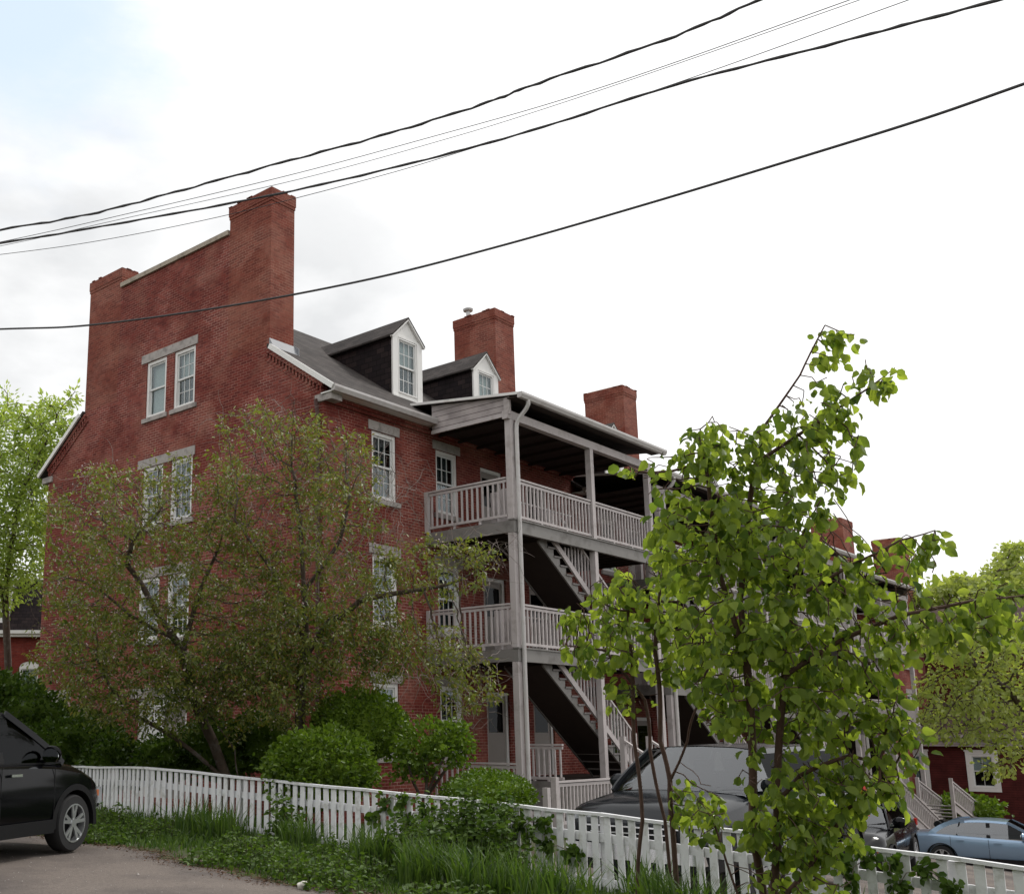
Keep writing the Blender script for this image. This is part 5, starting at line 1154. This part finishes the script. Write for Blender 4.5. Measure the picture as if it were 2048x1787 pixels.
    cx = np.concatenate([np.linspace(xr0, xr1, 10), np.linspace(xr1, xf1, 14)[1:], np.linspace(xf1, xf0, 12)[1:]])
    def csec(x, lo, off):
        zt = max(ztop(x), lo + .002); r_ = []
        for k_ in (0, .33, .66, .93): z = lo + (zt - .03 - lo) * k_ if zt - .03 > lo else lo; z = max(z, lo); r_.append((x, wz_(max(z, zbelt)) + off, z))
        r_ += [(x, wz_(zt) * .955 + off, max(zt - .012, lo) + off), (x, wz_(zt) * .6, zt + .018 + off), (x, 0, zt + .03 + off)]
        return r_
    def loft(secs, full=True):
        m = MB(); secs = [s + [(x, -y, z) for x, y, z in s[-2::-1]] for s in secs]; k = len(secs[0])
        m.add([p for s in secs for p in s], [(i * k + j, i * k + j + 1, (i + 1) * k + j + 1, (i + 1) * k + j) for i in range(len(secs) - 1) for j in range(k - 1)]); return m
    loft([csec(x, zbelt - .04, 0) for x in cx if x <= xf1 + .001]).build('windows', M[side_glass], t, local=True, smooth=True)
    loft([csec(x, zbelt - .04, 0) for x in cx if x >= xf1 - .001]).build('windshield', M[glass], t, local=True, smooth=True)
    rx = [x for x in cx if xr1 - (.5 if front == 'car' else .1) * (xr1 - xr0) <= x <= xf1 + .02]
    rs = []
    for x in rx:
        s = csec(x, zbelt, .008); rs.append([(s[3][0], s[3][1] - .004, max(s[3][2], s[4][2] - .07))] + s[4:])
    loft(rs).build('roof', M[paint], t, local=True, smooth=True)
    # seats and dash in the dark behind the glass
    for sx in (xf1 - .75, xf1 - 1.75):
        for sy in (-.36, .36):
            q = MB(); q.box(sx - .1, sy - .24, .45, sx + .08, sy + .24, zbelt + .20); q.tube([(sx - .08, sy - .12, zbelt + .30), (sx - .08, sy + .12, zbelt + .30)], .10, 10); q.build('seat', M['plastic'], t, local=True)
    for s in (-1, 1):
        def on(x, z): return Vector((x, s * (wz_(z) + .006), z))
        # A and rear pillars follow the cabin outline
        for xa0, xa1, wd in ((xf0, xf1, .075), (xr0, xr1, .16)):
            pl_ = MB(); pts = []
            for i in range(9):
                x = xa0 + (xa1 - xa0) * i / 8; z = max(zbelt - .02, ztop(x) - .02); pts.append(on(x, z))
            for p_, q_ in zip(pts[:-1], pts[1:]): pl_.bar(p_ , q_ + (q_ - p_) * .08, wd if wd < .1 else .14, .03, up=(0, s, 0))
            pl_.build('pillar', M[paint], t, local=True)
        for xp, wd, lean in pillars:
            bp = MB(); bp.bar(on(xp, zbelt - .02), on(xp + lean, zroof - .07), wd, .014, up=(0, s, 0)); bp.build('pillar', M['plastic'], t, local=True)
        be = MB(); bpts = [on(x, zbelt - .01) for x in np.linspace(xr0 + .05, xf0 - .05, 8)]
        for p_, q_ in zip(bpts[:-1], bpts[1:]): be.bar(p_, q_, .025, .02)
        be.build('belt_trim', M['chrome'] if paint == 'carblue' else M['plastic'], t, local=True)
        mr = MB(); mx_, my = xf0 - .42, s * (wbe + .14); bm = bmesh.new(); bmesh.ops.create_uvsphere(bm, u_segments=18, v_segments=12, radius=1)
        mr.add([(mx_ + v.co.x * (.08 if v.co.x > 0 else .03), my + v.co.y * .135, zbelt + .10 + v.co.z * .105) for v in bm.verts], [tuple(v.index for v in f.verts) for f in bm.faces]); bm.free()
        mr.bar((mx_, s * (wbe - .02), zbelt + .01), (mx_, my, zbelt + .03), .06, .04)
        mo = mr.build('side_mirror', M[paint], t, local=True, smooth=True)
        mg = MB(); mg.tube([(mx_ - .036, my, zbelt + .07), (mx_ - .030, my, zbelt + .07)], 1, 20); 
        for v in mg.v: v.y = my + (v.y - my) * .118; v.z = zbelt + .08 + (v.z - zbelt - .07) * .088
        mg.build('mirror_glass', M['mirrorglass'], mo, local=True)
        for xh in (xf0 - 1.05, xf0 - 2.0):
            w1, _, zs1, _ = interp(body, xh); hd = MB(); hd.bar((xh - .1, s * (w1 + .035), zs1 - .13), (xh + .1, s * (w1 + .035), zs1 - .13), .03, .03); hd.build('door_handle', M[paint] if paint == 'carblue' else M['chrome'], t, local=True, smooth=False)
        sm = MB()
        for xd in (xf0 - .25, xf0 - 1.28, xf0 - 2.25):
            if xd < body[0][0] + .6: continue
            w1, zb1, zs1, _ = interp(body, xd); sm.bar((xd, s * (w1 + .0135), zb1 + .12), (xd, s * (w1 + .006), zs1 - .04), .010, .004, up=(0, s, 0))
        w1, zb1, zs1, _ = interp(body, 0); sm.bar((-wb / 2 + .45, s * (w1 + .014), zb1 + .10), (wb / 2 - .45, s * (w1 + .014), zb1 + .10), .01 if not cladding else .02, .10 if not cladding else .16, up=(0, 0, 1)); sm.build('door_seam', M['plastic'], t, local=True)
        if rails: q = MB(); q.tube([(xr1 + .1, s * (wro - .08), zroof + .03), (xr1 + .3, s * (wro - .08), zroof + .09), (xf1 - .3, s * (wro - .08), zroof + .09), (xf1 - .1, s * (wro - .08), zroof + .03)], .018, 8); q.build('roof_rail', M['chrome'], t, local=True, smooth=True)
        # lights
        xe = body[-1][0]; w1, zb1, zs1, _ = interp(body, xe - .15)
        hl = MB(); hl.box(xe - .30, s * (w1 - .40), zs1 - .26, xe - .04, s * (w1 - .02), zs1 - .05); hl.build('headlight', M['lamp'], t, local=True)
        am = MB(); am.box(xe - .30, s * (w1 - .10), zs1 - .16, xe - .16, s * (w1 + .022), zs1 - .08); am.build('turn_signal', M['amber'], t, local=True)
        xe = body[0][0]; w1, zb1, zs1, _ = interp(body, xe + .15); tl = MB(); hh = .55 if front == 'truck' else .16
        tl.box(xe - .015, s * (w1 - .20), zs1 - .05 - hh * .6, xe + .16, s * (w1 + .02), zs1 - .05 + hh * .25); tl.build('taillight', M['red'], t, local=True)
    xe = body[-1][0]; w1, zb1, zs1, _ = interp(body, xe - .05)
    gr = MB(); z0_, z1_ = zs1 - .42, zs1 - .10
    gr.box(xe - .12, -w1 * .62, z0_, xe + .012, w1 * .62, z1_); go = gr.build('grille', M['plastic'], t, local=True)
    gb = MB()
    for i in range(3): z = z0_ + (z1_ - z0_) * (.2 + .3 * i); gb.box(xe + .013, -w1 * .61, z - .008, xe + .025, w1 * .61, z + .008)
    gb.box(xe + .0, -w1 * .66, z1_ + .002, xe + .03, w1 * .66, z1_ + .02); gb.build('grille_bars', M['chrome'], go, local=True)
    bu = MB(); bu.box(xe - .15, -w1 * .98, zb1 + .12, xe + .05, w1 * .98, zb1 + .30); bu.build('front_bumper', M['chrome'] if front == 'truck' else M['plastic'], t, local=True)
    bu = MB(); xr = body[0][0]; bu.box(xr - .04, -w1 * .95, zb1 + .15, xr + .12, w1 * .95, zb1 + .32); bu.build('rear_bumper', M['plastic'], t, local=True)
    wp = MB()
    for s in (-1, 1): wp.bar((xf0 - .02, s * .1 + .2, zbelt + .03), (xf0 - .16, s * .55 + .2, zbelt + .10), .02, .02)
    wp.build('wiper', M['plastic'], t, local=True)
    return t
def thing_part(name, t):
    o = bpy.data.objects.new(name, None); COL.objects.link(o); o.parent = t; return o

suv_az = R(22.9); ca, sa = math.cos(suv_az), math.sin(suv_az); wx, wy = 1.33, -.80
car('parked_suv', 'black compact suv with alloy wheels, cut off by the left edge, nose towards the fence', (-8.36 - (ca * wx - sa * wy), -3.61 - (sa * wx + ca * wy)), suv_az,
    [(-2.28, .70, .50, .98, .06), (-2.1, .84, .34, 1.13, .06), (-1.2, .90, .26, 1.13, .05), (.6, .905, .25, 1.11, .05), (1.0, .905, .25, 1.09, .07), (1.5, .90, .26, 1.02, .08), (1.85, .86, .29, .90, .08), (2.08, .76, .34, .80, .06), (2.2, .62, .40, .70, .04)],
    (-2.15, -1.55, .15, 1.12, 1.12, 1.74, .83, .64), 2.66, .355, 1.82, 'carblack', [(-.08, .09, .0), (-1.15, .12, .12)], rails=True, cladding=True)
car('parked_truck', 'big dark grey vehicle with chrome grille facing the fence, partly hidden by the young trees', (-.92, -9.12), math.pi,
    [(-2.65, .90, .50, 1.16, .03), (-2.4, .97, .45, 1.26, .03), (0, 1.0, .42, 1.28, .04), (1.5, 1.0, .42, 1.30, .06), (2.0, 1.0, .42, 1.27, .08), (2.6, .98, .42, 1.20, .08), (2.85, .96, .42, 1.13, .07), (2.96, .92, .46, 1.05, .05), (3.0, .90, .48, .98, .03)],
    (-2.55, -2.25, .95, 1.75, 1.33, 1.90, .93, .74), 3.4, .40, 2.0, 'cardark', [(.1, .10, .0), (-1.2, .10, .0)], glass='windshield', front='truck')
car('parked_car', 'black car with round black mirror showing between the dark truck and the blue sedan', (6.68, -8.18), math.pi + R(8),
    [(-2.3, .78, .40, .95, .05), (-2.1, .86, .34, 1.0, .05), (0, .90, .26, 1.0, .04), (1.0, .90, .26, .98, .06), (1.9, .86, .28, .90, .08), (2.3, .68, .36, .74, .06)],
    (-1.9, -1.0, .3, 1.1, .98, 1.44, .82, .60), 2.7, .34, 1.82, 'carblack', [(-.1, .09, 0), (-1.1, .10, .08)], glass='windshield')
car('parked_sedan', 'light blue sedan parked side on at the right edge', (20.9, -7.6), R(-84),
    [(-2.31, .70, .42, .86, .04), (-2.15, .82, .30, .96, .05), (-1.6, .88, .24, .99, .05), (0, .905, .22, .93, .03), (1.0, .90, .22, .90, .04), (1.7, .87, .24, .84, .07), (2.15, .78, .26, .74, .07), (2.31, .60, .32, .62, .05)],
    (-1.72, -.78, .32, 1.10, .93, 1.41, .80, .58), 2.81, .33, 1.81, 'carblue', [(-.18, .10, .0), (-1.0, .04, .10)], side_glass='paleglass')
